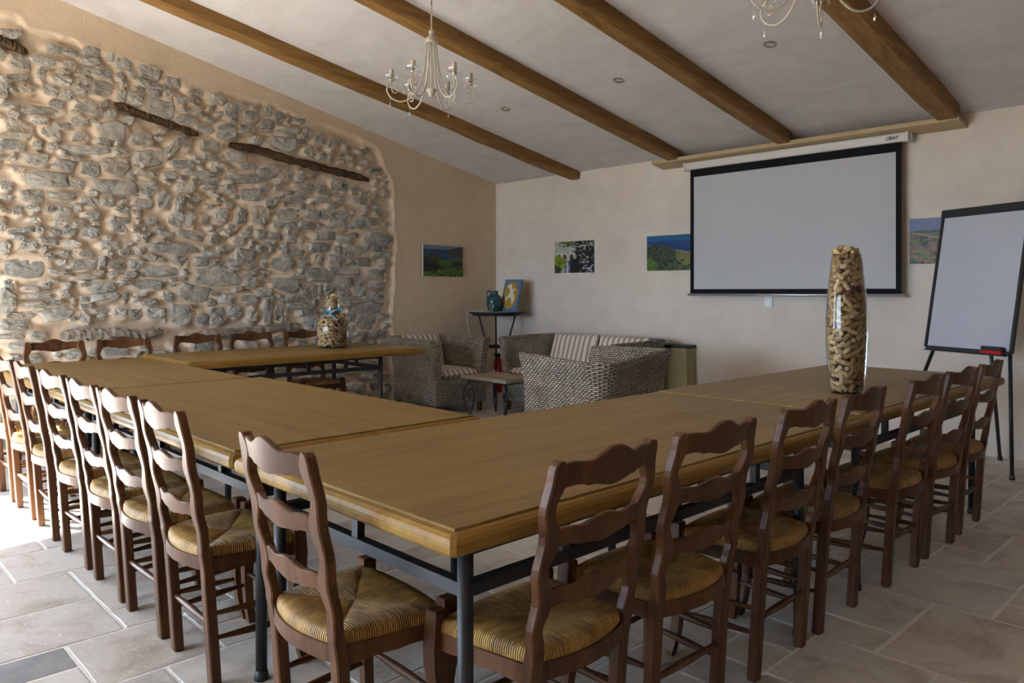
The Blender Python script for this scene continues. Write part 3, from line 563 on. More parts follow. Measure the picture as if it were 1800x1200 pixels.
def tile_c(t): return Vector((OX + (t[0] + t[2] / 2) * MX, OY + (t[1] + t[3] / 2) * MY, 0))
def tile_score(t):
    c = tile_c(t); x, y, w = proj(c)
    if w < 0.3 or not (-150 < x < 1950 and 520 < y < 1330) or c.y > YB - 0.05: return 0
    return t[2] * t[3] / w ** 3
tiles.sort(key=lambda t: -tile_score(t)); cache = {}; rest = MB()
for n_, t in enumerate(tiles):
    c = tile_c(t)
    if c.y > YB - 0.08 or c.x < XC - 0.3 or c.y < YF: continue
    c.z = random.uniform(-0.0008, 0.0008); var = n_ % 3; mb = tile_mesh(t[2], t[3], var)
    if n_ < 300 and tile_score(t) > 0:
        key = (t[2], t[3], var, t[4])
        if key not in cache: cache[key] = mb.mesh('slab'); cache[key].materials.append(M['tile_dark' if t[4] else 'tile'])
        o = bpy.data.objects.new('slab', cache[key]); link(o, floor); o.location = c
    else: rest.add([(p[0] + c.x, p[1] + c.y, p[2] + c.z) for p in mb.v], mb.f)
tag(rest.build('slabs_further_off', M['tile'], floor), kind='stuff')
# ground outside the doorway
tag(MB().box(-30, 12.0, -30, -3.5, -0.3, -0.12).box(-30, -7.0, -3.5, 16, -0.3, -0.12).build('ground_outside', M['outside']), 'pale gravel terrace outside the doorway', 'ground', kind='structure')
# ------------------------------------------------------------------ tables
def soft_slab(mb, x0, x1, y0, y1, z0, z1):
    prof = [(0.010, 0), (0.002, 0.008), (0, 0.020), (0, z1 - z0 - 0.018), (0.004, z1 - z0 - 0.008), (0.013, z1 - z0 - 0.001), (0.026, z1 - z0)]
    rs = []
    for d, z in prof:
        c = 0.010
        rs.append([(x0 + d + c, y0 + d, z0 + z), (x1 - d - c, y0 + d, z0 + z), (x1 - d, y0 + d + c, z0 + z), (x1 - d, y1 - d - c, z0 + z), (x1 - d - c, y1 - d, z0 + z), (x0 + d + c, y1 - d, z0 + z), (x0 + d, y1 - d - c, z0 + z), (x0 + d, y0 + d + c, z0 + z)])
    mb.rings(rs, smooth=False)
def table(x0, x1, y0, y1, h, long, legs, label):
    cx, cy = (x0 + x1) / 2, (y0 + y1) / 2
    t = empty('meeting_table', (cx, cy, 0)); tag(t, label, 'table', 'oak tables in a U')
    a, b, c, d = x0 - cx, x1 - cx, y0 - cy, y1 - cy; zb = h - 0.054
    ax = 'y' if long == 'y' else 'x'
    mb = MB(); soft_slab(mb, a, b, c, d, zb, h - 0.006); mb.build('tabletop', M['edge_' + ax], t)
    MB().box(a + 0.029, b - 0.029, c + 0.029, d - 0.029, h - 0.008, h, 0.0015).build('top_panel', M['table_' + ax], t)
    lx0, lx1, ly0, ly1 = legs[0] - cx, legs[1] - cx, legs[2] - cy, legs[3] - cy
    for x in (lx0, lx1):
        for y in (ly0, ly1):
            mb = MB().tube([(x, y, 0.012), (x, y, zb)], 0.0185, 12, caps=True)
            lg = mb.build('leg', M['iron'], t)
            MB().lathe([(0.023, 0.0), (0.0235, 0.012), (0.020, 0.03), (0.0185, 0.032)], 12, (x, y, 0)).build('foot_cap', M['black'], lg)
    zr = h - 0.152; w = 0.014
    for y in (ly0, ly1):
        rl = MB().box(lx0 + 0.01, lx1 - 0.01, y - w, y + w, zr - 0.015, zr + 0.015).build('rail', M['iron'], t)
        MB().box(lx0 + 0.01, lx1 - 0.01, y - w, y + w, zb - 0.02, zb).build('top_rail', M['iron'], t)
        n = max(2, int((lx1 - lx0) / 0.30))
        for k in range(1, n): x = lx0 + (lx1 - lx0) * k / n; MB().box(x - w, x + w, y - w * 0.8, y + w * 0.8, zr + 0.015, zb - 0.02).build('strut', M['iron'], rl)
    for x in (lx0, lx1):
        rl = MB().box(x - w, x + w, ly0 + 0.01, ly1 - 0.01, zr - 0.015, zr + 0.015).build('rail', M['iron'], t)
        MB().box(x - w, x + w, ly0 + 0.01, ly1 - 0.01, zb - 0.02, zb).build('top_rail', M['iron'], t)
        n = max(2, int((ly1 - ly0) / 0.30))
        for k in range(1, n): y = ly0 + (ly1 - ly0) * k / n; MB().box(x - w * 0.8, x + w * 0.8, y - w, y + w, zr + 0.015, zb - 0.02).build('strut', M['iron'], rl)
    return t
table(-2.315, -1.235, 1.01, 3.222, 0.760, 'y', (-2.17, -1.295, 1.095, 2.70), 'oak table with black iron legs at the near corner of the U')
table(-2.345, -1.265, 3.232, 5.345, 0.758, 'y', (-2.22, -1.33, 3.30, 4.92), 'oak table under the tall vase of corks, nearest the flipchart')
table(-4.305, -2.325, 1.005, 2.065, 0.765, 'x', (-4.2, -2.37, 1.13, 1.95), 'oak table in the middle of the cross row facing the screen')
table(-6.25, -4.315, 1.02, 2.03, 0.760, 'x', (-6.05, -4.42, 1.15, 1.9), 'oak table at the far left corner of the U by the stones')
table(-6.46, -5.435, 2.042, 4.115, 0.768, 'y', (-6.3, -5.53, 2.35, 3.72), 'oak table along the stone wall with the cork-filled bottle')

# ------------------------------------------------------------------ rush-seated chairs
def post_path(z):
    t = max(0.0, (z - 0.38) / 0.52); return -0.03 * min(1, z / 0.45) - 0.085 * t ** 1.2
def post_x(z):
    x = 0.168 + 0.016 * max(0, (z - 0.3) / 0.6)
    if z > 0.45: x -= 0.0105 * math.cos((z - 0.715) / 0.145 * 2 * pi) * min(1, (z - 0.45) / 0.06)
    return x
def make_chair():
    c = empty('dining_chair')
    wd = M['chair']
    zs = [0, 0.004, 0.1, 0.2, 0.3, 0.38] + [0.42 + 0.018 * k for k in range(25)] + [0.868, 0.880, 0.889, 0.895, 0.898]
    for s in (-1, 1):
        rs = []
        for z in zs:
            y = post_path(z); hw = 0.0195; hd = 0.017
            if z > 0.45: hw = 0.0215 + 0.0045 * math.cos((z - 0.715) / 0.145 * 2 * pi) * min(1, (z - 0.45) / 0.06); hd = 0.014
            xi, xo = post_x(z) - hw, post_x(z) + hw
            if z > 0.855: k = (z - 0.855) / 0.045; xo -= 0.030 * (1 - math.sqrt(max(0.0, 1 - k ** 2.5))); xi += 0.004 * k
            if z < 0.003: hd *= 0.8; xi += 0.004; xo -= 0.004
            e = 0.004; q = sorted((s * xi, s * xo))
            rs.append([(q[0], y - hd + e, z), (q[0] + e, y - hd, z), (q[1] - e, y - hd, z), (q[1], y - hd + e, z), (q[1], y + hd - e, z), (q[1] - e, y + hd, z), (q[0] + e, y + hd, z), (q[0], y + hd - e, z)])
        MB().rings(rs, smooth=False).build('back_post', wd, c)
    def rail(name, zc, hh, hump, low, bow):
        w = post_x(zc) - 0.008; n = 26; rs = []
        for k in range(n + 1):
            x = -w + 2 * w * k / n; t = abs(x) / w
            a = 0.5 + 0.5 * math.cos(pi * min(1, t / 0.58)); top = zc + hh * 0.55 + hump * a + (0.006 * math.sin(pi * (t - 0.58) / 0.42) if t > 0.58 else 0) + (0.004 * max(0, 1 - abs(t - 0.58) / 0.07))
            bt = zc - hh * 0.5 - (low * (0.5 + 0.5 * math.cos(pi * min(1, t / 0.52))) if t < 0.52 else -0.006 * math.sin(pi * (t - 0.52) / 0.48)) - 0.003 * max(0, 1 - abs(t - 0.52) / 0.08)
            yb = -bow * (1 - t * t); th = 0.0085
            y1 = post_path(top) + yb; y0 = post_path(bt) + yb
            rs.append([(x, y0 - th, bt), (x, y0 + th, bt), (x, y1 + th, top - 0.003), (x, y1 + th - 0.003, top), (x, y1 - th + 0.003, top), (x, y1 - th, top - 0.003)])
        return MB().rings(rs, smooth=False).build(name, wd, c)
    rail('lower_rail', 0.568, 0.038, 0.014, 0.009, 0.016); rail('middle_rail', 0.712, 0.040, 0.016, 0.009, 0.02); tr = rail('top_rail', 0.858, 0.052, 0.028, 0.012, 0.024)
    # carved rosette on the front of the top rail
    mb = MB(); zc = 0.866; y0 = post_path(zc) - 0.024 + 0.0085
    def disc(r0, r1, d0, d1, n=16):
        rs = [[(r * math.cos(2 * pi * k / n), y0 + d, zc + r * math.sin(2 * pi * k / n)) for k in range(n)] for r, d in ((r0, d0), ((r0 + r1) / 2, d1), (r1, d0))]; mb.rings(rs, caps=False)
    disc(0.020, 0.024, 0.0, 0.003); disc(0.0015, 0.006, 0.001, 0.0035)
    for k in range(8):
        a = 2 * pi * k / 8; q = 0.0125; mb.tube([(0.007 * math.cos(a), y0 + 0.001, zc + 0.007 * math.sin(a)), (q * math.cos(a), y0 + 0.002, zc + q * math.sin(a)), (0.0185 * math.cos(a), y0 + 0.001, zc + 0.0185 * math.sin(a))], [0.001, 0.003, 0.001], 6)
    mb.build('carved_rosette', wd, tr)
    # rush seat: four triangular fields meeting at the middle
    YR, YFt, XRr, XFr = -0.032, 0.262, 0.168, 0.205
    cx, cy = 0.0, (YR + YFt) / 2; N = 14; mb = MB(); uvs = []
    cor = [(-XRr, YR), (XRr, YR), (XFr, YFt), (-XFr, YFt)]
    for e in range(4):
        a, b = cor[e], cor[(e + 1) % 4]; base = len(mb.v); lay = 7; vs_ = []
        for l in range(lay):
            q = (1, 0.998, 0.97, 0.93, 0.75, 0.45, 0.0)[l]; dz = (-0.022, -0.004, 0.010, 0.016, 0.019, 0.013, 0.004)[l]
            for k in range(N + 1):
                t = k / N; x = a[0] + (b[0] - a[0]) * t; y = a[1] + (b[1] - a[1]) * t
                bowd = 4 * t * (1 - t)
                if e == 0: y -= 0.035 * bowd
                elif e == 2: y += 0.014 * bowd
                else: x += (0.006 if e == 1 else -0.006) * bowd
                px, py = cx + (x - cx) * q, cy + (y - cy) * q
                dg = 1 - 0.35 * (abs(2 * t - 1) ** 6) * (0.3 if l < 3 else 1)
                vs_.append((px, py, 0.437 + dz * dg)); uvs.append(((px if e in (0, 2) else py) + e * 0.37, q * 0.2))
        fs = [(l * (N + 1) + k, l * (N + 1) + k + 1, (l + 1) * (N + 1) + k + 1, (l + 1) * (N + 1) + k) for l in range(lay - 1) for k in range(N)]
        mb.add(vs_, fs, True)
    mb.uv = uvs; mb.build('rush_seat', M['rush'], c)
    # seat frame: bowed back apron, shaped side and front aprons
    def apron(p0, p1, bow, name, shape=0.010, zt=0.418, hh=0.046):
        rs = []; n = 14; d = Vector((p1[0] - p0[0], p1[1] - p0[1])).normalized(); nn = Vector((d.y, -d.x))
        for k in range(n + 1):
            t = k / n; b = 4 * t * (1 - t); x = p0[0] + (p1[0] - p0[0]) * t + nn.x * bow * b; y = p0[1] + (p1[1] - p0[1]) * t + nn.y * bow * b
            zb = zt - hh + shape * (0.5 - 0.5 * math.cos(2 * pi * t)) * 0.9 - shape * 0.6 * math.exp(-((t - 0.5) / 0.12) ** 2)
            th = 0.009; rs.append([(x - nn.x * th, y - nn.y * th, zb), (x + nn.x * th, y + nn.y * th, zb), (x + nn.x * th, y + nn.y * th, zt), (x - nn.x * th, y - nn.y * th, zt)])
        MB().rings(rs, smooth=False).build(name, wd, c)
    apron((-0.166, -0.03), (0.166, -0.03), 0.034, 'back_apron', 0.004, 0.422, 0.042)
    apron((0.172, -0.02), (0.197, 0.262), 0.004, 'side_apron'); apron((-0.197, 0.262), (-0.172, -0.02), 0.004, 'side_apron')
    apron((0.197, 0.268), (-0.197, 0.268), 0.004, 'front_apron', 0.014)
    for s in (-1, 1):
        rs = []
        for z, dx, dy, r in ((0, 0.014, 0.020, 0.013), (0.02, 0.012, 0.017, 0.015), (0.08, 0.002, 0.004, 0.015), (0.16, -0.004, -0.004, 0.016), (0.25, -0.004, -0.004, 0.019), (0.33, 0.002, 0.002, 0.022), (0.38, 0.003, 0.003, 0.0225), (0.455, 0, 0, 0.0205), (0.465, 0, 0, 0.0205), (0.469, 0, 0, 0.0165)):
            x = s * (0.201 + dx); y = 0.270 + dy; rs.append([(x - r, y - r, z), (x + r, y - r, z), (x + r, y + r, z), (x - r, y + r, z)])
        MB().rings(rs, smooth=False).build('front_leg', wd, c)
    def stretch(a, b):
        a, b = Vector(a), Vector(b); P = [a + (b - a) * t for t in (0, 0.12, 0.3, 0.5, 0.7, 0.88, 1)]
        MB().tube(P, [0.007, 0.008, 0.0105, 0.0125, 0.0105, 0.008, 0.007], 8).build('stretcher', wd, c)
    for s in (-1, 1):
        stretch((s * 0.171, -0.008, 0.155), (s * 0.198, 0.264, 0.155)); stretch((s * 0.171, -0.014, 0.235), (s * 0.198, 0.264, 0.235))
    stretch((-0.195, 0.266, 0.20), (0.195, 0.266, 0.20)); stretch((-0.170, -0.012, 0.20), (0.170, -0.012, 0.20))
    return c
chair0 = make_chair(); used = [False]
def place_chair(x, y, rz, label, group):
    o = copy_tree(chair0) if used[0] else chair0; used[0] = True
    o.location = (x, y, 0); o.rotation_euler = (0, 0, rz); tag(o, label, 'chair', group); return o
ORD = ['first', 'second', 'third', 'fourth', 'fifth', 'sixth', 'seventh']
g = 'rush-seated chairs along the right-hand tables'
for k, (y, dx, a) in enumerate(((1.40, 0.0, 2), (1.89, 0.0, -1), (2.46, 0.0, 1), (2.945, -0.01, 2), (3.60, 0.0, 0), (4.09, 0.0, -2), (4.60, -0.01, 1))):
    place_chair(-1.255 + dx, y, pi / 2 + math.radians(a), 'brown ladder-back chair with rush seat, %s along the right side from the near corner' % ORD[k] if k < 6 else 'brown ladder-back chair with rush seat beside the flipchart legs', g)
g = 'rush-seated chairs along the cross row'
place_chair(-1.775, 0.995, math.radians(-2), 'brown ladder-back chair at the near table end, foremost of the cross row', g)
for k, (x, a) in enumerate(((-2.60, -1), (-3.07, 1), (-3.52, 0), (-4.02, 2), (-4.58, -1), (-5.07, 1), (-5.57, 0))):
    place_chair(x, 1.005, math.radians(a), 'brown ladder-back chair with rush seat, %s leftward from the foremost near chair' % ORD[k], g)
g = 'rush-seated chairs against the stone wall'
for k, (x, y, a) in enumerate(((-6.35, 1.46, 1), (-6.35, 1.935, -1), (-6.49, 2.57, 0), (-6.49, 3.05, 1), (-6.49, 3.56, -1))):
    place_chair(x, y, -pi / 2 + math.radians(a), ('leftmost', 'second from left', 'middle', 'fourth from left', 'rightmost')[k] + ' ladder-back chair of the five with carved rosettes facing out from the stones', g)

# ------------------------------------------------------------------ projection screen and plank
pk = MB(); X0, X1 = -4.72, -1.85; Yf = 6.53; s_ = SLOPE
vs_ = []
for x in (X0, X1):
    vs_ += [(x, YB, 2.556), (x, Yf, 2.556 + 0.2 * s_), (x, Yf, 2.592 + 0.2 * s_), (x, YB, 2.592)]
pk.add(vs_, [(0, 1, 2, 3), (7, 6, 5, 4), (0, 4, 5, 1), (1, 5, 6, 2), (2, 6, 7, 3), (3, 7, 4, 0)])
tag(pk.build('wall_plank', M['plank']), 'pale pine plank fixed along the wall under the beam ends', 'plank')

scr = empty('projection_screen', (-3.315, 6.64, 1.23)); tag(scr, 'pull-down projection screen with black border on the end wall', 'screen')
wS = 2.015; zt = 2.573 - 1.23
mb = MB(); mb.box(-1.05, 1.05, -0.035, 0.035, zt - 0.075, zt, 0.008); mb.build('casing', M['casing'], scr)
for s in (-1, 1):
    MB().box(s * 1.058 - 0.014, s * 1.058 + 0.014, -0.04, 0.04, zt - 0.082, zt + 0.002, 0.006).build('end_cap', M['casing'], scr)
    MB().box(s * 1.078 - 0.008, s * 1.078 + 0.008, -0.01, 0.075, zt - 0.07, zt - 0.005, 0.004).build('wall_bracket', M['casing'], scr)
b = 0.042; zl, zh = 0.018, zt - 0.075; w2 = wS / 2
for a_, nm in (((-w2, w2, zl, zl + 0.045), 'bottom_border'), ((-w2, w2, zh - 0.075, zh), 'top_border'), ((-w2, -w2 + b, zl + 0.045, zh - 0.075), 'side_border'), ((w2 - b, w2, zl + 0.045, zh - 0.075), 'side_border')):
    MB().box(a_[0], a_[1], -0.004, -0.0005, a_[2], a_[3]).build(nm, M['black_cloth'], scr)
MB().box(-w2 + b, w2 - b, -0.003, -0.0005, zl + 0.045, zh - 0.075).build('projection_surface', M['screen'], scr)
MB().tube([(-w2 - 0.025, -0.004, 0.008), (w2 + 0.025, -0.004, 0.008)], 0.012, 12).build('bottom_bar', M['alu'], scr)
def text(body, size, mat, parent, loc, rot, shear=0.0, name='lettering', spacing=1.0):
    cu = bpy.data.curves.new(name, 'FONT'); cu.body = body; cu.size = size; cu.extrude = 0.0006; cu.offset = 0.0012; cu.shear = shear; cu.align_x = 'CENTER'; cu.space_character = spacing
    tmp = bpy.data.objects.new('tmp', cu); col.objects.link(tmp); dg = bpy.context.evaluated_depsgraph_get(); me = bpy.data.meshes.new_from_object(tmp.evaluated_get(dg)); bpy.data.objects.remove(tmp)
    me.name = name; me.materials.clear(); me.materials.append(mat); o = bpy.data.objects.new(name, me); link(o, parent); o.location = loc; o.rotation_euler = rot; return o
text('ORAY', 0.040, M['ink'], scr, (0.945, -0.0357, zt - 0.052), (pi / 2, 0, 0), 0.25, 'brand_lettering', 0.9)

# light switch under the screen
sw = empty('light_switch', (-3.52, YB, 1.175)); tag(sw, 'white wall switch just below the projection screen', 'switch')
MB().box(-0.042, 0.042, -0.012, 0, -0.058, 0.058, 0.005).build('cover_plate', M['white_plastic'], sw)
MB().box(-0.027, 0.027, -0.019, -0.012, -0.045, 0.028, 0.003).build('rocker', M['white_plastic'], sw)
MB().tube([(-0.02, -0.016, 0.03), (-0.016, -0.02, 0.052), (0.016, -0.02, 0.052), (0.02, -0.016, 0.03)], 0.003, 6).build('pull_loop', M['white_plastic'], sw)

# ------------------------------------------------------------------ photographs mounted on the walls
def print_mesh(w, h, fn, nx=84, ny=52):
    xs = np.linspace(0, 1, nx + 1); ys = np.linspace(0, 1, ny + 1); XX, YY = np.meshgrid(xs, ys, indexing='ij')
    C = fn(XX, YY); th = 0.006; mb = MB()
    P = [((x - 0.5) * w, 0, (y - 0.5) * h) for x in xs for y in ys]
    F = [(i * (ny + 1) + j, (i + 1) * (ny + 1) + j, (i + 1) * (ny + 1) + j + 1, i * (ny + 1) + j + 1) for i in range(nx) for j in range(ny)]
    mb.add(P, F); me = mb.mesh('photo_print'); at = me.color_attributes.new('print', 'FLOAT_COLOR', 'POINT')
    at.data.foreach_set('color', np.concatenate([C, np.ones(C.shape[:2] + (1,))], -1).reshape(-1).astype(np.float32)); me.materials.append(M['print']); return me
def fb(x, y, f, s): return vnoise(x, y, f, s) + 0.5 * vnoise(x, y, f * 2.1, s + 1) + 0.25 * vnoise(x, y, f * 4.3, s + 2)
def lay(C, mask, c, n=None, amp=0.5):
    mask = mask[..., None]; cc = np.array(c)[None, None] * (1 if n is None else np.clip(1 + amp * 2 * n[..., None], 0.1, 2.5)); return np.where(mask, cc, C)
def sea_hills(x, y):
    n = fb(x, y, 16, 20); C = np.zeros(x.shape + (3,)) + np.array((0.13, 0.17, 0.24)); C = lay(C, y < 0.87, (0.005, 0.06, 0.17), n, 0.2)
    C = lay(C, (abs(y - 0.79) < 0.05 * np.clip(1 - ((x - 0.36) / 0.17) ** 2, 0, 1)), (0.05, 0.04, 0.05), n)
    C = lay(C, (y < 0.86 + 0.13 * (x - 0.55) / 0.45 + 0.02 * n) & (y > 0.62) & (x > 0.55 + 0.25 * (0.86 - y) / 0.2 * 0.5), (0.03, 0.035, 0.025), n)
    C = lay(C, y < 0.70 - 0.22 * x + 0.06 * np.sin(6 * x) + 0.02 * n, (0.035, 0.055, 0.018), n)
    C = lay(C, (y < 0.50 + 0.10 * np.sin(3.2 * (x - 0.4)) + 0.01 * n) & (x > 0.38), (0.055, 0.115, 0.018), n, 0.4)
    C = lay(C, (((x - 0.85) / 0.13) ** 2 + ((y - 0.40) / 0.12) ** 2 < 1 + n), (0.012, 0.018, 0.009), n)
    C = lay(C, (y < 0.62 - 0.75 * np.clip(x - 0.05, 0, 1) + 0.05 * n), (0.008, 0.011, 0.006), n)
    C = lay(C, y < 0.17 + 0.13 * x * (x > 0.35) + 0.05 * n, (0.075, 0.125, 0.02), fb(x, y, 26, 33), 1.0); return C
def villa(x, y):
    n = fb(x, y, 12, 50); n2 = fb(x, y, 22, 57); C = np.zeros(x.shape + (3,)) + np.array((0.36, 0.37, 0.31)); C = lay(C, y > -1, (0.36, 0.37, 0.31), n, 0.15)
    for cx_ in (0.12, 0.26, 0.44):
        arch = (abs(x - cx_) < 0.055) & (y < 0.60 - 0.9 * (x - cx_) ** 2 / 0.055 * 1.2) & (y > 0.30); ring = (abs(x - cx_) < 0.075) & (y < 0.655 - 0.9 * (x - cx_) ** 2 / 0.075) & (y > 0.30)
        C = lay(C, ring, (0.52, 0.54, 0.50)); C = lay(C, arch, (0.10, 0.06, 0.045), n)
    C = lay(C, (y < 0.40) & (x > 0.2), (0.17, 0.15, 0.22), n2, 0.8); C = lay(C, (abs(y - 0.40) < 0.012) & (x > 0.18) & (x < 0.42), (0.6, 0.6, 0.6))
    C = lay(C, (y < 0.36) & (np.sin(x * 62) > 0.55), (0.45, 0.44, 0.50))
    C = lay(C, (x > 0.52 + 0.20 * n - 0.12 * (y > 0.8)) & (n2 < 0.22), (0.012, 0.013, 0.009), n2); C = lay(C, (abs(x - 0.52) < 0.12) & (y < 0.42 + 0.2 * n), (0.012, 0.014, 0.01))
    C = lay(C, (y > 0.80 + 0.12 * np.abs(np.sin(9 * x)) + 0.2 * n2) & (x > 0.12) & (x < 0.5), (0.07, 0.11, 0.012), n2, 0.8)
    C = lay(C, (((x - 0.08) / 0.20) ** 2 + ((y - 0.30) / 0.27) ** 2 < 1 + 0.8 * n), (0.16, 0.23, 0.012), n2, 0.6); C = lay(C, (x < 0.16) & (y < 0.24 + 0.3 * n), (0.03, 0.045, 0.012), n2); return C
def vine_sea(x, y):
    n = fb(x, y, 14, 80); n2 = fb(x, y, 28, 87); C = np.zeros(x.shape + (3,)) + np.array((0.0, 0.085, 0.20)); C = lay(C, y < 0.84, (0.002, 0.035, 0.16), n, 0.15)
    C = lay(C, y < 0.76 - 0.30 * x + 0.015 * n, (0.15, 0.145, 0.045), np.sin(90 * x + 60 * y) * 0.4 + 0.3 * n2, 0.6); C = lay(C, (abs(y - 0.745 + 0.30 * x) < 0.02) & (x > 0.4), (0.24, 0.17, 0.10))
    C = lay(C, (y < 0.74 - 0.05 * x + 0.10 * n) & (x < 0.50 + 0.25 * n + 0.5 * np.clip(0.62 - y, 0, 1)), (0.032, 0.048, 0.022), n2, 0.9)
    C = lay(C, y < 0.20 - 0.05 * x + 0.1 * n, (0.045, 0.065, 0.025), n2, 0.9); C = lay(C, (((x - 0.06) / 0.12) ** 2 + ((y - 0.14) / 0.2) ** 2 < 1 + n), (0.06, 0.13, 0.015), n2); return C
def vine_hut(x, y):
    n = fb(x, y, 14, 110); n2 = fb(x, y, 26, 117); C = np.zeros(x.shape + (3,)) + np.array((0.105, 0.135, 0.24)); C = lay(C, y < 0.73 + 0.16 * np.clip(x - 0.35, 0, 1) + 0.02 * n, (0.03, 0.035, 0.028), n)
    C = lay(C, y < 0.64 + 0.05 * np.sin(20 * y), (0.055, 0.075, 0.025), np.sin(70 * y) * 0.4 + n2 * 0.4, 0.5)
    C = lay(C, (x < 0.36) & (y < 0.69 - 0.38 * x), (0.12, 0.085, 0.055), n2, 0.6); C = lay(C, (abs(y - 0.70 + 0.38 * x) < 0.014) & (x < 0.36), (0.30, 0.21, 0.10)); C = lay(C, (x > 0.12) & (x < 0.22) & (y < 0.60) & (y > 0.40), (0.014, 0.012, 0.012))
    C = lay(C, y < 0.38 + 0.08 * n, (0.18, 0.095, 0.04), n2, 0.5); C = lay(C, (n > 0.02) & (y < 0.55), (0.07, 0.10, 0.02), n2, 0.8); C = lay(C, (n2 < -0.18) & (y < 0.34), (0.018, 0.015, 0.015)); return C
def picture(fn, w, h, loc, rz, label):
    p = empty('wall_photograph', loc, rz); tag(p, label, 'picture', 'frameless photographs on the walls')
    MB().box(-w / 2, w / 2, -0.010, 0.0, -h / 2, h / 2).build('mounting_board', M['white_print'], p)
    o = bpy.data.objects.new('photo_print', print_mesh(w, h, fn)); link(o, p); o.location = (0, -0.0112, 0); return p
aw = math.atan2(CA, -SA)  # facing of the left wall
def onwall(u, v, h=0.012): return W(u, v, h)
picture(sea_hills, 0.66, 0.372, onwall((YB - 5.77) / CA, 1.637), math.atan2(SA, CA) + pi / 2, 'small photograph of green hills and sea on the tan side wall')
picture(villa, 0.62, 0.372, (-5.968, YB, 1.675), 0, 'photograph of arches behind dark foliage right of the room corner')
picture(vine_sea, 0.62, 0.372, (-4.61, YB, 1.676), 0, 'photograph of vineyard and blue sea left of the screen')
picture(vine_hut, 0.62, 0.372, (-1.96, YB, 1.681), 0, 'photograph of vines and stone hut behind the flipchart')
# ------------------------------------------------------------------ seagrass lounge furniture
def seagrass(name, label, cat, loc, rz, w, d, rim, group=None, seats=1):
    """faces local -y; rim = heights at front-left, back-left, back-right, front-right"""
    t = empty(name, loc, rz); tag(t, label, cat, group)
    r = 0.07; c = []; hz = []
    def seg(p, q, h0, h1, n):
        for k in range(n): s = k / n; c.append((p[0] + (q[0] - p[0]) * s, p[1] + (q[1] - p[1]) * s)); hz.append(h0 + (h1 - h0) * s)
    x, y0, y1 = w / 2, -d / 2, d / 2
    seg((-x, y0), (-x, y1 - r), rim[0], rim[1], 8)
    for k in range(5): a = pi - pi / 2 * k / 5; c.append((-x + r + r * math.cos(a), y1 - r + r * math.sin(a))); hz.append(rim[1])
    seg((-x + r, y1), (x - r, y1), rim[1], rim[2], 12)
    for k in range(5): a = pi / 2 - pi / 2 * k / 5; c.append((x - r + r * math.cos(a), y1 - r + r * math.sin(a))); hz.append(rim[2])
    seg((x, y1 - r), (x, y0), rim[2], rim[3], 8); c.append((x, y0)); hz.append(rim[3])
    prof = [(0.040, 0.10), (0.042, 0.22), (0.044, 0.34), (0.046, 0.46), (0.052, 0.56), (0.066, 0.65), (0.088, 0.72), (0.106, 0.765), (0.104, 0.785), (0.088, 0.797), (0.062, 0.797), (0.030, 0.785), (0.004, 0.74), (-0.014, 0.66), (-0.030, 0.54), (-0.036, 0.40), (-0.036, 0.10)]
    pl = [0]
    for i in range(1, len(prof)): pl.append(pl[-1] + math.hypot(prof[i][0] - prof[i - 1][0], prof[i][1] - prof[i - 1][1]))
    mb = MB(); uv = []; rs = []; acc = 0
    for i in range(len(c)):
        a = c[max(0, i - 1)]; b = c[min(len(c) - 1, i + 1)]; dx, dy = b[0] - a[0], b[1] - a[1]; L = math.hypot(dx, dy); nx, ny = -dy / L, dx / L
        if i: acc += math.hypot(c[i][0] - c[i - 1][0], c[i][1] - c[i - 1][1])
        wob = 1 + 0.012 * math.sin(i * 1.7)
        rs.append([(c[i][0] + nx * o * wob, c[i][1] + ny * o * wob, z if z < 0.3 else 0.3 + (z - 0.3) * (hz[i] - 0.3) / (0.797 - 0.3)) for o, z in prof]); uv += [(acc, v) for v in pl]
    n = len(prof); m_ = len(rs); fs = []
    for i in range(m_ - 1):
        for k in range(n - 1): fs.append((i * n + k, (i + 1) * n + k, (i + 1) * n + k + 1, i * n + k + 1))
        fs.append((i * n + n - 1, (i + 1) * n + n - 1, (i + 1) * n, i * n))
    mb.add([p for q in rs for p in q], fs, True)
    for q in (rs[0], rs[-1]):
        b0 = len(mb.v); mb.add(q, [tuple(range(n))]); uv += [(p[0] * 1.0, p[2]) for p in q]
    mb.uv = uv; mb.build('woven_frame', M['wicker'], t)
    mb = MB(); mb.box(-x + 0.02, x - 0.02, y0 + 0.01, y0 + 0.055, 0.10, 0.365, 0.01); mb.uv = [(p[0], p[2]) for p in mb.v]; mb.build('front_panel', M['wicker'], t)
    mb = MB(); mb.box(-x + 0.03, x - 0.03, y0 + 0.055, y1 - 0.03, 0.30, 0.355); mb.uv = [(p[0], p[1]) for p in mb.v]; mb.build('seat_deck', M['wicker'], t)
    for sx in (-1, 1):
        for sy in (y0 + 0.04, y1 - 0.04): MB().lathe([(0.026, 0), (0.034, 0.11)], 10, (sx * (x - 0.02), sy, 0)).build('foot', M['chair'], t)
    return t
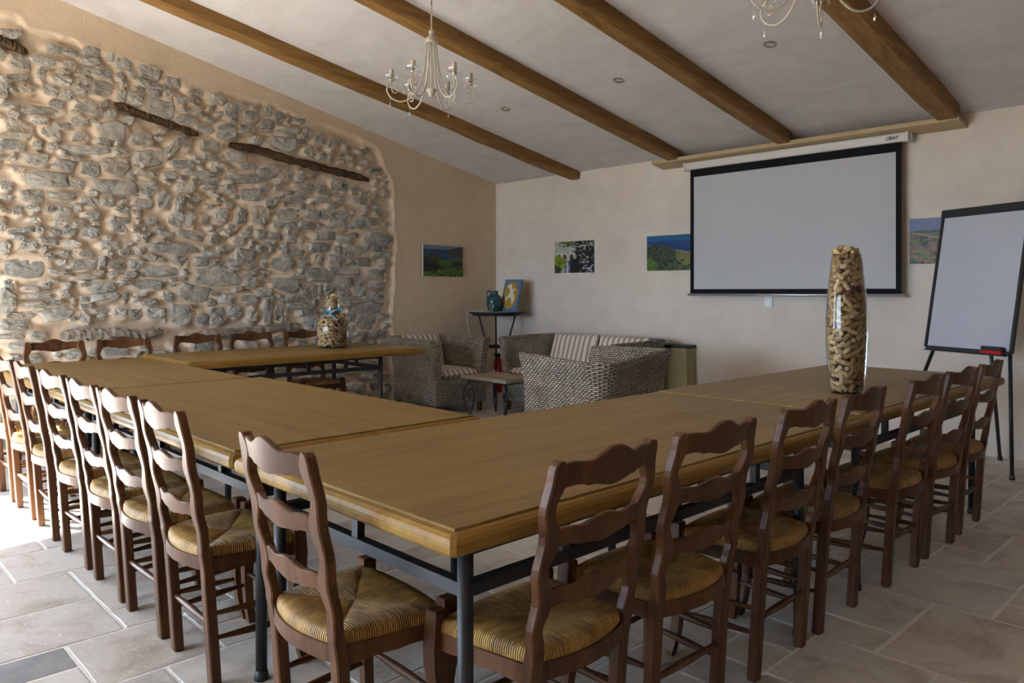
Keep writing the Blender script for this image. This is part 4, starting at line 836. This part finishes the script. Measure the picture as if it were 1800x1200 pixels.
def pillow(w, d, t, plump=0.5, seed=0):
    mb = MB(); N = 16; r = random.Random(seed); ph = r.uniform(0, 6)
    for sgn in (1, -1):
        base = len(mb.v); vs_ = []
        for i in range(N + 1):
            for j in range(N + 1):
                a, b = -1 + 2 * i / N, -1 + 2 * j / N; k = max(0, (1 - a ** 6) * (1 - b ** 6)) ** plump
                z = sgn * t / 2 * (0.0 + k) * (1 + 0.06 * math.sin(5 * a + ph) * math.sin(4 * b)); q = 1 - 0.03 * (1 - abs(a)) if abs(b) == 1 else 1
                vs_.append((a * w / 2 * (1 - 0.025 * (1 - b * b) * 0), b * d / 2, z))
        fs = []
        for i in range(N):
            for j in range(N):
                f = (i * (N + 1) + j, (i + 1) * (N + 1) + j, (i + 1) * (N + 1) + j + 1, i * (N + 1) + j + 1); fs.append(f if sgn > 0 else tuple(reversed(f)))
        mb.add(vs_, fs, True)
    return mb
def cushions(frame_loc, rz, w, d, n, tagtxt, group, zb=0.60):
    R = Matrix.Rotation(rz, 4, 'Z'); cw = (w - 0.08) / n
    for k in range(n):
        lx = -w / 2 + 0.04 + cw * (k + 0.5)
        o = pillow(cw - 0.01, d - 0.12, 0.11, 0.35, k).build('seat_cushion', M['stripe_x']); o.matrix_world = Matrix.Translation(frame_loc) @ R @ Matrix.Translation((lx, -0.055, 0.41))
        tag(o, 'striped seat cushion ' + tagtxt[k], 'cushion', group)
        o = pillow(cw - 0.02, 0.42, 0.13, 0.5, k + 5).build('back_cushion', M['stripe_x']); o.matrix_world = Matrix.Translation(frame_loc) @ R @ Matrix.Translation((lx, d / 2 - 0.135, zb)) @ Matrix.Rotation(math.radians(72), 4, 'X')
        tag(o, 'striped back cushion ' + tagtxt[k], 'cushion', group)
P1 = (-6.47, 5.09, 0); seagrass('wicker_armchair', 'woven seagrass armchair by the tan wall, behind the cork bottle', 'armchair', P1, pi / 2, 0.60, 0.78, (0.78, 0.785, 0.785, 0.78), 'seagrass armchairs')
cushions(P1, pi / 2, 0.60, 0.78, 1, ['in the armchair by the tan wall'], 'striped cushions')
P2 = (-3.96, 4.71, 0); seagrass('wicker_armchair', 'woven seagrass armchair with its back to the right-hand tables', 'armchair', P2, -pi / 2, 0.75, 0.76, (0.795, 0.81, 0.748, 0.785), 'seagrass armchairs')
cushions(P2, -pi / 2, 0.75, 0.76, 1, ['in the armchair backing onto the right-hand tables'], 'striped cushions', 0.535)
P3 = (-5.275, 6.02, 0); seagrass('wicker_sofa', 'woven seagrass sofa below the arches photograph', 'sofa', P3, 0, 1.41, 0.82, (0.78, 0.79, 0.785, 0.775))
cushions(P3, 0, 1.41, 0.82, 2, ['on the left half of the sofa', 'on the right half of the sofa'], 'striped cushions')

# coffee table with scrolled iron legs
ct = empty('coffee_table', (-5.62, 5.21, 0)); tag(ct, 'low greyed wood coffee table with scrolled iron legs', 'table')
for k in range(4): MB().box(-0.335, 0.335, -0.235 + k * 0.1175 + 0.001, -0.235 + (k + 1) * 0.1175 - 0.001, 0.385, 0.42, 0.003).build('plank', M['driftwood'], ct)
for sx in (-1, 1):
    for sy in (-1, 1):
        X_, Y_ = sx * 0.285, sy * 0.19; f = lambda a, z: (X_ + sx * a * 0.75, Y_ + sy * a * 0.4, z)
        lg = MB().tube(crv([f(-0.11, 0.385), f(-0.04, 0.365), f(0.035, 0.29), f(0.05, 0.20), f(0.02, 0.09), f(-0.035, 0.012)]), 0.0085, 8).build('leg', M['wrought'], ct)
        MB().tube(crv([f(-0.035, 0.012), f(-0.07, 0.12), f(-0.085, 0.22), f(-0.055, 0.275), f(-0.005, 0.265), f(0.005, 0.225), f(-0.02, 0.20), f(-0.038, 0.218)]), 0.007, 8).build('scroll', M['wrought'], lg)
    MB().tube([(sx * 0.285, -0.19, 0.375), (sx * 0.285, 0.19, 0.375)], 0.008, 6).build('cross_bar', M['wrought'], ct)
for sy in (-1, 1): MB().tube([(-0.285, sy * 0.19, 0.375), (0.285, sy * 0.19, 0.375)], 0.008, 6).build('cross_bar', M['wrought'], ct)

# corner stand with jug, lamp and painted board
PT = Vector((-6.885, 6.325, 0)); HT = 1.02
rt = empty('corner_table', PT); tag(rt, 'tall round iron table with pale mosaic top in the corner', 'table')
MB().lathe([(0.0, HT - 0.012), (0.325, HT - 0.012), (0.325, HT), (0.0, HT)], 40, caps=False).build('mosaic_top', M['mosaic'], rt)
MB().lathe([(0.326, HT - 0.018), (0.342, HT - 0.018), (0.342, HT + 0.002), (0.326, HT + 0.002)], 40, caps=False).build('rim', M['iron'], rt)
MB().lathe([(0.27, HT - 0.045), (0.30, HT - 0.045), (0.30, HT - 0.012), (0.27, HT - 0.012)], 40, caps=False).build('under_ring', M['iron'], rt)
for k in range(3):
    a = math.radians(-45 + 120 * k + 0); ca, sa = math.cos(a), math.sin(a)
    MB().tube(crv([(ca * r, sa * r, z) for r, z in ((0.27, HT - 0.03), (0.235, 0.88), (0.19, 0.74), (0.165, 0.60), (0.175, 0.42), (0.21, 0.2), (0.27, 0.0))]), 0.011, 8).build('leg', M['iron'], rt)
MB().lathe([(0.15, 0.585), (0.178, 0.585), (0.178, 0.605), (0.15, 0.605), (0.15, 0.585)], 32, caps=False).build('brace_ring', M['iron'], rt)
jl = Vector((PT.x - 0.02, PT.y - 0.02, HT))
jg = empty('ceramic_jug', jl); tag(jg, 'glossy teal ceramic jug with one handle on the corner table', 'jug')
MB().lathe([(0.05, 0), (0.062, 0.006), (0.088, 0.055), (0.100, 0.105), (0.100, 0.145), (0.085, 0.185), (0.055, 0.208), (0.046, 0.225), (0.047, 0.245), (0.054, 0.256), (0.048, 0.257), (0.040, 0.245), (0.038, 0.22), (0.0, 0.215)], 28, caps=False).build('body', M['glaze'], jg)
dv = Vector((-0.69, -0.72, 0))
MB().tube(crv([dv * 0.046 + Vector((0, 0, 0.248)), dv * 0.075 + Vector((0, 0, 0.252)), dv * 0.097 + Vector((0, 0, 0.225)), dv * 0.092 + Vector((0, 0, 0.17))]), 0.009, 8).build('handle', M['glaze'], jg)
ol = Vector((PT.x + 0.075, PT.y - 0.155, HT)); lp = empty('oil_lamp', ol); tag(lp, 'tiny glass oil lamp in front of the teal jug', 'lamp')
MB().lathe([(0.0, 0), (0.028, 0), (0.03, 0.006), (0.018, 0.014), (0.02, 0.026), (0.012, 0.034)], 16, caps=False).build('base', M['crystal'], lp)
MB().lathe([(0.0, 0.030), (0.013, 0.030), (0.014, 0.040), (0.006, 0.046), (0.004, 0.055), (0, 0.055)], 12, caps=False).build('burner', M['brass'], lp)
MB().lathe([(0.014, 0.040), (0.030, 0.062), (0.032, 0.075), (0.022, 0.098), (0.010, 0.112), (0.014, 0.125), (0.010, 0.136)], 16, caps=False).build('chimney', M['glass'], lp)
pl_ = empty('painted_board', (PT.x + 0.135, PT.y + 0.055, HT + 0.002)); tag(pl_, 'blue painted board with a cream bird on an ochre oval', 'painting'); pl_.rotation_euler = (math.radians(-15), 0, 0)
MB().box(-0.15, 0.15, 0.0, 0.018, 0, 0.41, 0.003).build('panel', M['plaque'], pl_)
def flat_poly(P, y, name, mat, parent, th=0.0015):
    n = len(P); mb = MB(); mb.add([(x, y, z) for x, z in P] + [(x, y + th, z) for x, z in P], [tuple(range(n))] + [(k, (k + 1) % n, n + (k + 1) % n, n + k) for k in range(n)]); return mb.build(name, mat, parent)
flat_poly([(-0.003 + 0.125 * math.cos(2 * pi * k / 40), 0.208 + 0.172 * math.sin(2 * pi * k / 40)) for k in range(40)], -0.0015, 'ochre_oval', M['ochre'], pl_)
BP = [(905, 285), (938, 258), (975, 243), (1003, 258), (1012, 290), (1018, 320), (1028, 334), (1050, 318), (1080, 308), (1088, 320), (1070, 345), (1045, 362), (1038, 385), (1058, 408), (1070, 440), (1066, 490), (1045, 535), (1012, 575), (1008, 535), (1000, 490), (980, 462), (955, 455), (930, 470), (903, 510), (880, 555), (872, 515), (850, 458), (890, 452), (925, 432), (955, 405), (965, 370), (962, 335), (945, 305), (925, 290)]
bp = []
for x, y in BP: s = (x - (845 - 100 * (y - 165) / 520)) / 375; bp.append(((s - 0.5) * 0.30, (685 - y) / 520 * 0.41))
flat_poly(bp, -0.003, 'bird', M['bird'], pl_)
o = MB().tube(crv([(PT.x - 0.05, PT.y - 0.12, HT + 0.003), (PT.x - 0.15, PT.y - 0.24, HT + 0.012), (PT.x - 0.205, PT.y - 0.292, HT - 0.01), (PT.x - 0.205, PT.y - 0.30, HT - 0.12), (PT.x - 0.19, PT.y - 0.285, HT - 0.28), (PT.x - 0.195, PT.y - 0.29, 0.35), (PT.x - 0.19, PT.y - 0.28, 0.008), (PT.x - 0.10, PT.y - 0.18, 0.005)]), 0.0028, 6).build('power_cord', M['white_plastic'])
tag(o, 'thin white cord hanging off the corner table edge', 'cord')
# fire extinguisher
fe = empty('fire_extinguisher', (-7.06, 6.52, 0)); tag(fe, 'red fire extinguisher standing under the corner table', 'extinguisher')
MB().lathe([(0.0, 0), (0.07, 0), (0.075, 0.01), (0.075, 0.36), (0.06, 0.40), (0.025, 0.425), (0.02, 0.44), (0, 0.44)], 20, caps=False).build('cylinder', M['red'], fe)
MB().box(-0.02, 0.02, -0.05, 0.02, 0.44, 0.475, 0.004).build('valve', M['black'], fe); MB().box(-0.012, 0.012, -0.09, 0.02, 0.475, 0.49, 0.003).build('lever', M['black'], fe)
MB().tube(crv([(0.02, 0, 0.455), (0.08, 0.0, 0.45), (0.10, 0, 0.36), (0.095, 0, 0.2), (0.09, 0, 0.12)]), 0.009, 8).build('hose', M['black'], fe)
rs = [[(0.0762 * math.cos(a), 0.0762 * math.sin(a), z) for a in np.linspace(-2.6, -0.9, 12)] for z in (0.12, 0.29)]
MB().add([p for r in rs for p in r], [(k, k + 1, 12 + k + 1, 12 + k) for k in range(11)], True).build('instruction_label', M['white_print'], fe)
# convector heater behind the sofa
def grille():
    t = NT('gold_grille'); b_ = t.node('ShaderNodeTexBrick'); t.l(t.mapped((1, 1, 1), rot=(pi / 2, 0, 0)), b_.inputs[0]); b_.inputs['Scale'].default_value = 26; b_.offset = 0; b_.inputs['Mortar Size'].default_value = 0.05
    b_.inputs['Color1'].default_value = (0.20, 0.17, 0.075, 1); b_.inputs['Color2'].default_value = (0.22, 0.185, 0.08, 1); b_.inputs['Mortar'].default_value = (0.45, 0.39, 0.19, 1); return t.set(b_.outputs[0], 0.5, 0.1, 0.4)
M['grille'] = grille()
ht = empty('convector_heater', (-4.72, 6.635, 0)); tag(ht, 'olive gold convector heater with black top behind the sofa end', 'heater')
MB().box(-0.40, 0.40, -0.075, 0.09, 0.03, 0.695, 0.006).build('cabinet', M['heater'], ht); MB().box(-0.37, 0.37, -0.0775, -0.073, 0.08, 0.66).build('front_grille', M['grille'], ht)
MB().box(-0.41, 0.41, -0.082, 0.09, 0.695, 0.725, 0.004).build('top_slab', M['black'], ht)

# ------------------------------------------------------------------ flipchart easel
FA = math.atan2(-0.28, 0.604); fc = empty('flipchart_easel', (-1.638, 5.93, 0), FA); tag(fc, 'white flipchart board with black frame on a black tripod', 'easel')
wB, hB = 0.666, 1.03; lean = math.radians(-10.2)
bd = MB().box(-wB / 2 + 0.016, wB / 2 - 0.016, -0.006, 0.006, 0.02, hB - 0.03).build('writing_surface', M['whiteboard'], fc); bd.location = (0, 0, 0.85); bd.rotation_euler = (lean, 0, 0)
def fpart(mb, name, mat): o = mb.build(name, mat, fc); o.location = (0, 0, 0.85); o.rotation_euler = (lean, 0, 0); return o
for s in (-1, 1): fpart(MB().box(s * wB / 2 - 0.011, s * wB / 2 + 0.011, -0.014, 0.012, 0.012, hB - 0.02, 0.005), 'frame_side', M['black'])
fpart(MB().box(-wB / 2 + 0.008, wB / 2 - 0.008, -0.016, 0.012, -0.004, 0.024, 0.005), 'frame_bottom', M['black'])
fpart(MB().box(-wB / 2 - 0.008, wB / 2 + 0.008, -0.026, 0.014, hB - 0.055, hB + 0.004, 0.008), 'clamp_bar', M['black'])
fpart(MB().box(-wB / 2 + 0.02, wB / 2 - 0.02, -0.045, -0.012, -0.012, -0.004, 0.002), 'pen_tray', M['black'])
inv = fc.matrix_basis.inverted() if False else (Matrix.Translation((-1.638, 5.93, 0)) @ Matrix.Rotation(FA, 4, 'Z')).inverted()
for a, b in (((-1.80, 6.33, 1.30), (-2.14, 5.90, 0.0)), ((-1.435, 6.16, 1.30), (-1.375, 5.98, 0.0)), ((-1.60, 6.20, 1.45), (-1.60, 6.62, 0.0))):
    a, b = inv @ Vector(a), inv @ Vector(b); mid = a + (b - a) * 0.30
    lg = MB().tube([mid, b + Vector((0, 0, 0.012))], 0.013, 10).build('leg', M['black'], fc); MB().tube([a, mid], 0.0095, 8).build('inner_tube', M['chrome'], lg)
    MB().lathe([(0.017, 0.0), (0.018, 0.015), (0.013, 0.04)], 10, tuple(b)).build('rubber_foot', M['black'], lg)
er = empty('board_eraser'); er.matrix_world = Matrix.Translation((-1.638, 5.93, 0.85)) @ Matrix.Rotation(FA, 4, 'Z') @ Matrix.Rotation(lean, 4, 'X') @ Matrix.Translation((0.225, -0.036, -0.0035))
tag(er, 'black and red board eraser on the flipchart ledge', 'eraser'); MB().box(-0.075, 0.075, -0.02, 0.02, 0.0, 0.022, 0.002).build('felt_pad', M['red'], er); MB().box(-0.075, 0.075, -0.021, 0.021, 0.022, 0.05, 0.004).build('grip', M['black'], er)

# ------------------------------------------------------------------ corks
def cork_mb(): return MB().lathe([(0.0, -0.0215), (0.0108, -0.0215), (0.0119, -0.020), (0.0119, 0.020), (0.0108, 0.0215), (0.0, 0.0215)], 10, caps=False)
cm = cork_mb(); cork_me = cm.mesh('wine_cork'); cork_me.materials.append(M['cork'])
for p in cork_me.polygons: p.use_smooth = False
def rad(prof, z):
    for (r0, z0), (r1, z1) in zip(prof, prof[1:]):
        if z0 <= z <= z1: return r0 + (r1 - r0) * (z - z0) / (z1 - z0)
    return prof[-1][0]
def fill(loc, prof, ztop, n_single, label, group, dmin, cap_top):
    loc = Vector(loc); P = []; tocam = Vector((-loc.x, -loc.y, 0)).normalized(); rr = random.Random(len(label)); H = prof[-1][1]
    def ok(p, d): return all((p - q[0]).length > d for q in P)
    for layer, inset, d, tries in (('shell', 0.0155, dmin, 9000), ('core', 0.045, 0.026, 1500)):
        for _ in range(tries):
            z = rr.uniform(0.014, ztop); R = rad(prof, min(z, H)) - inset
            if R < 0.004: continue
            a = rr.uniform(0, 2 * pi); q = R if layer == 'shell' else R * math.sqrt(rr.random())
            p = Vector((q * math.cos(a), q * math.sin(a), z))
            if not ok(p, d): continue
            nrm = Vector((math.cos(a), math.sin(a), 0)); tan = Vector((-math.sin(a), math.cos(a), 0)); th = rr.gauss(0, 0.75)
            if rr.random() < 0.2 and layer == 'core': dr = nrm
            else: dr = tan * math.cos(th) + Vector((0, 0, math.sin(th))) + nrm * rr.uniform(-0.25, 0.25) * (0 if layer == 'shell' else 1)
            # cylinder lying across a curved wall sits deeper
            if layer == 'shell': p -= nrm * (R - math.sqrt(max(0.0, R * R - (0.019 * math.cos(th)) ** 2))) * 0.8
            if rr.random() < 0.16 and layer == 'shell': dr = nrm + tan * rr.uniform(-0.3, 0.3); p -= nrm * 0.012
            P.append((p, dr.normalized(), layer))
    for k in range(cap_top):
        R = rad(prof, H) - 0.015; a = rr.uniform(0, 2 * pi); q = R * math.sqrt(rr.random()); P.append((Vector((q * math.cos(a), q * math.sin(a), H + rr.uniform(-0.01, 0.012) + 0.03 * (1 - q / R))), Vector((rr.uniform(-1, 1), rr.uniform(-1, 1), rr.uniform(-0.4, 0.4))).normalized(), 'shell'))
    P.sort(key=lambda t: -(t[0].dot(tocam)) - (0 if t[2] == 'shell' else -1)); rest = MB(); cnt = 0
    for p, dr, layer in P:
        q = dr.to_track_quat('Z', 'Y')
        if cnt < n_single and layer == 'shell':
            o = bpy.data.objects.new('wine_cork', cork_me); link(o); o.location = loc + p; o.rotation_mode = 'QUATERNION'; o.rotation_quaternion = q; tag(o, label, 'cork', group); cnt += 1
        else: rest.add([tuple(loc + p + q @ Vector(v)) for v in cm.v], cm.f)
    return rest
VP = [(0.070, 0.0), (0.080, 0.02), (0.088, 0.12), (0.0965, 0.28), (0.0955, 0.38), (0.088, 0.50), (0.076, 0.62), (0.0665, 0.70)]
VL = (-1.605, 3.87, 0.758)
vz = MB().lathe([(0.0, 0.0)] + [(r + 0.003, z) for r, z in VP] + [(0.0645, 0.70), (0.062, 0.69)], 40, VL, caps=False).build('glass_vase', M['glass']); tag(vz, 'tall bulging clear glass vase on the right-hand tables', 'vase')
r_ = fill((VL[0], VL[1], VL[2] + 0.006), VP, 0.695, 185, 'pale wine cork inside the tall bulging glass vase', 'corks in the tall vase', 0.0245, 16)
tag(r_.build('heaped_corks', M['cork']), 'wine corks packed deep inside the tall glass vase', 'corks', kind='stuff')
JP = [(0.122, 0.0), (0.134, 0.02), (0.136, 0.19), (0.126, 0.235), (0.102, 0.265), (0.075, 0.285), (0.060, 0.305), (0.055, 0.33), (0.055, 0.42), (0.060, 0.436)]
JL = (-6.04, 3.55, 0.768)
jv = MB().lathe([(0.0, 0.0)] + [(r + 0.003, z) for r, z in JP] + [(0.056, 0.438), (0.052, 0.43)], 36, JL, caps=False).build('glass_bottle', M['glass']); tag(jv, 'wide clear glass bottle with short neck by the stone wall', 'bottle')
r_ = fill((JL[0], JL[1], JL[2] + 0.006), JP, 0.43, 112, 'pale wine cork inside the wide bottle with the ribbon', 'corks in the wide bottle', 0.0245, 7)
tag(r_.build('heaped_corks', M['cork']), 'wine corks packed deep inside the wide glass bottle', 'corks', kind='stuff')
rb = empty('blue_ribbon', JL); tag(rb, 'bright blue ribbon tied round the neck of the cork bottle', 'ribbon')
MB().tube([(0.0645 * math.cos(a), 0.0645 * math.sin(a), 0.318 + 0.012 * math.cos(a + 0.7)) for a in np.linspace(0, 2 * pi, 28)[:-1]], 0.005, 6, closed=True).build('loop', M['blue_ribbon'], rb)
fd = Vector((0.80, -0.60, 0)); sd = Vector((0.69, 0.72, 0)); k0 = fd * 0.066 + Vector((0, 0, 0.312)) - sd * 0.02
def strip(pts, w, name):
    vs_ = []
    for p in pts: vs_ += [tuple(Vector(p) + Vector((0, 0, w))), tuple(Vector(p) - Vector((0, 0, w))), tuple(Vector(p) - Vector((0, 0, w)) + fd * 0.002), tuple(Vector(p) + Vector((0, 0, w)) + fd * 0.002)]
    n = len(pts); mb = MB(); mb.add(vs_, [(i * 4 + k, i * 4 + (k + 1) % 4, i * 4 + 4 + (k + 1) % 4, i * 4 + 4 + k) for i in range(n - 1) for k in range(4)]); mb.build(name, M['blue_ribbon'], rb)
Z = Vector((0, 0, 1))
strip(crv([k0, k0 - sd * 0.03 + fd * 0.02 - Z * 0.015, k0 - sd * 0.065 + fd * 0.022 - Z * 0.045]), 0.0045, 'ribbon_tail'); strip(crv([k0, k0 + sd * 0.035 + fd * 0.03 - Z * 0.03, k0 + sd * 0.075 + fd * 0.035 - Z * 0.068]), 0.0045, 'ribbon_tail')
strip(crv([k0, k0 + sd * 0.05 + fd * 0.012 + Z * 0.02, k0 + sd * 0.11 + fd * 0.0 + Z * 0.038]), 0.0045, 'ribbon_bow'); strip(crv([k0, k0 - sd * 0.035 + fd * 0.025 - Z * 0.005, k0 - sd * 0.055 + fd * 0.02 - Z * 0.075]), 0.003, 'ribbon_bow')

# ------------------------------------------------------------------ chandeliers and downlights
def crystal(mb, x, y, z, L):
    mb.lathe([(0.0, 0), (0.0035, -0.004), (0.0, -0.009)], 6, (x, y, z), smooth=False, caps=False); mb.lathe([(0.0, -0.010), (0.0035, -0.013), (0.0, -0.018)], 6, (x, y, z), smooth=False, caps=False)
    mb.lathe([(0.0, -0.019), (0.003, -0.019 - L * 0.3), (0.0058, -0.019 - L * 0.7), (0.0035, -0.019 - L * 0.92), (0.0, -0.019 - L)], 6, (x, y, z), smooth=False, caps=False)
def make_chandelier(zcap, zc):
    t = empty('chandelier'); m_ = M['cream_metal']
    MB().lathe([(0.0, 0.075), (0.014, 0.075), (0.017, 0.068), (0.013, 0.052), (0.016, 0.044), (0.030, 0.030), (0.038, 0.012), (0.041, 0.0), (0.036, -0.003), (0.0, 0.0)], 20, caps=False).build('hub_cap', m_, t)
    ch = MB(); z = 0.075; k = 0
    while z < zc - zcap - 0.03:
        a = (pi / 2) * (k % 2); pts_ = [(0.006 * math.cos(b) * math.cos(a), 0.006 * math.cos(b) * math.sin(a), z + 0.013 + 0.014 * math.sin(b)) for b in np.linspace(0, 2 * pi, 11)[:-1]]
        ch.tube(pts_, 0.0018, 5, closed=True); z += 0.0225; k += 1
    ch.build('chain', m_, t)
    MB().tube([(0.004 * math.cos(q * 2.1), 0.004 * math.sin(q * 2.1), 0.07 + (zc - zcap - 0.08) * q / 20) for q in range(21)], 0.0028, 6).build('flex', m_, t)
    MB().lathe([(0.0, zc - zcap), (0.05, zc - zcap), (0.045, zc - zcap - 0.02), (0.015, zc - zcap - 0.04), (0, zc - zcap - 0.04)], 18, caps=False).build('ceiling_rose', m_, t)
    MB().tube([(0, 0, 0), (0, 0, -0.29)], 0.0045, 8).build('stem', m_, t)
    MB().lathe([(0.0, -0.282), (0.028, -0.284), (0.033, -0.292), (0.022, -0.315), (0.006, -0.335), (0.0, -0.338)], 16, caps=False).build('finial', m_, t)
    for k in range(6):
        a = 2 * pi * k / 6 + 0.983; ca, sa = math.cos(a), math.sin(a); f = lambda r, z: (r * ca, r * sa, z)
        arm = MB().tube(crv([f(0.028, 0.0), f(0.036, -0.10), f(0.055, -0.205), f(0.088, -0.295), f(0.135, -0.352), f(0.19, -0.372), f(0.243, -0.352), f(0.272, -0.308), f(0.262, -0.274), f(0.244, -0.256), f(0.244, -0.245)], 5), 0.0048, 7).build('arm', m_, t)
        MB().tube(crv([f(0.247, -0.256), f(0.246, -0.285), f(0.235, -0.316), f(0.214, -0.318), f(0.206, -0.296), f(0.220, -0.282), f(0.228, -0.294)], 5), 0.003, 6).build('scroll', m_, arm)
        c = (0.244 * ca, 0.244 * sa, 0)
        MB().lathe([(0.0, -0.25), (0.014, -0.248), (0.017, -0.238), (0.0, -0.238)], 14, c, caps=False).build('cup', M['chrome'], arm)
        MB().lathe([(0.0145, -0.238), (0.0145, -0.178), (0.012, -0.176), (0.0, -0.178)], 14, c, caps=False).build('candle_sleeve', M['candle'], arm)
        n = 24; rs = [[(c[0] + (r + 0.003 * math.cos(8 * 2 * pi * q / n) * w) * math.cos(2 * pi * q / n), c[1] + (r + 0.003 * math.cos(8 * 2 * pi * q / n) * w) * math.sin(2 * pi * q / n), z) for q in range(n)] for r, z, w in ((0.012, -0.238, 0), (0.028, -0.236, 0.4), (0.040, -0.222, 1), (0.043, -0.214, 1))]
        MB().rings(rs, caps=False).build('drip_tray', M['crystal'], arm)
        for q in range(4): b = a + pi / 4 + q * pi / 2; mb = MB(); crystal(mb, c[0] + 0.041 * math.cos(b), c[1] + 0.041 * math.sin(b), -0.218, 0.028); mb.build('crystal_drop', M['crystal'], arm)
        mb = MB(); crystal(mb, 0.252 * ca, 0.252 * sa, -0.352, 0.042); mb.build('crystal_drop', M['crystal'], arm)
    return t
yc = 2.90; zc = zceil(yc); cz = 2.81
ch1 = make_chandelier(cz, zc); ch1.location = (-3.755, yc, cz); tag(ch1, 'cream six-armed chandelier hanging over the inside of the U', 'chandelier', 'cream chandeliers with crystal drops')
ch2 = copy_tree(ch1); ch2.location = (-1.40, 3.06, 2.795); ch2.rotation_euler = (0, 0, -0.14); tag(ch2, 'cream chandelier cut off by the picture top, above the vase tables', 'chandelier')
for k, (x, y) in enumerate(((-2.585, 4.96), (-3.89, 4.93), (-5.24, 4.93))):
    d = empty('downlight', (x, y, zceil(y)), 0); d.rotation_euler = (-math.atan(SLOPE), 0, 0); tag(d, ('recessed chrome ceiling spotlight right of the third beam', 'recessed chrome ceiling spotlight between the second and third beams', 'recessed chrome ceiling spotlight nearest the room corner')[k], 'spotlight', 'recessed ceiling spotlights')
    MB().lathe([(0.030, -0.002), (0.034, -0.007), (0.046, -0.006), (0.050, 0.001)], 24, caps=False).build('trim_ring', M['chrome'], d)
    MB().lathe([(0.030, -0.002), (0.027, 0.012), (0.0, 0.012)], 20, caps=False).build('recess', M['iron'], d)
    MB().lathe([(0.0, 0.002), (0.016, 0.003), (0.020, 0.010)], 16, caps=False).build('bulb', M['chrome'], d)
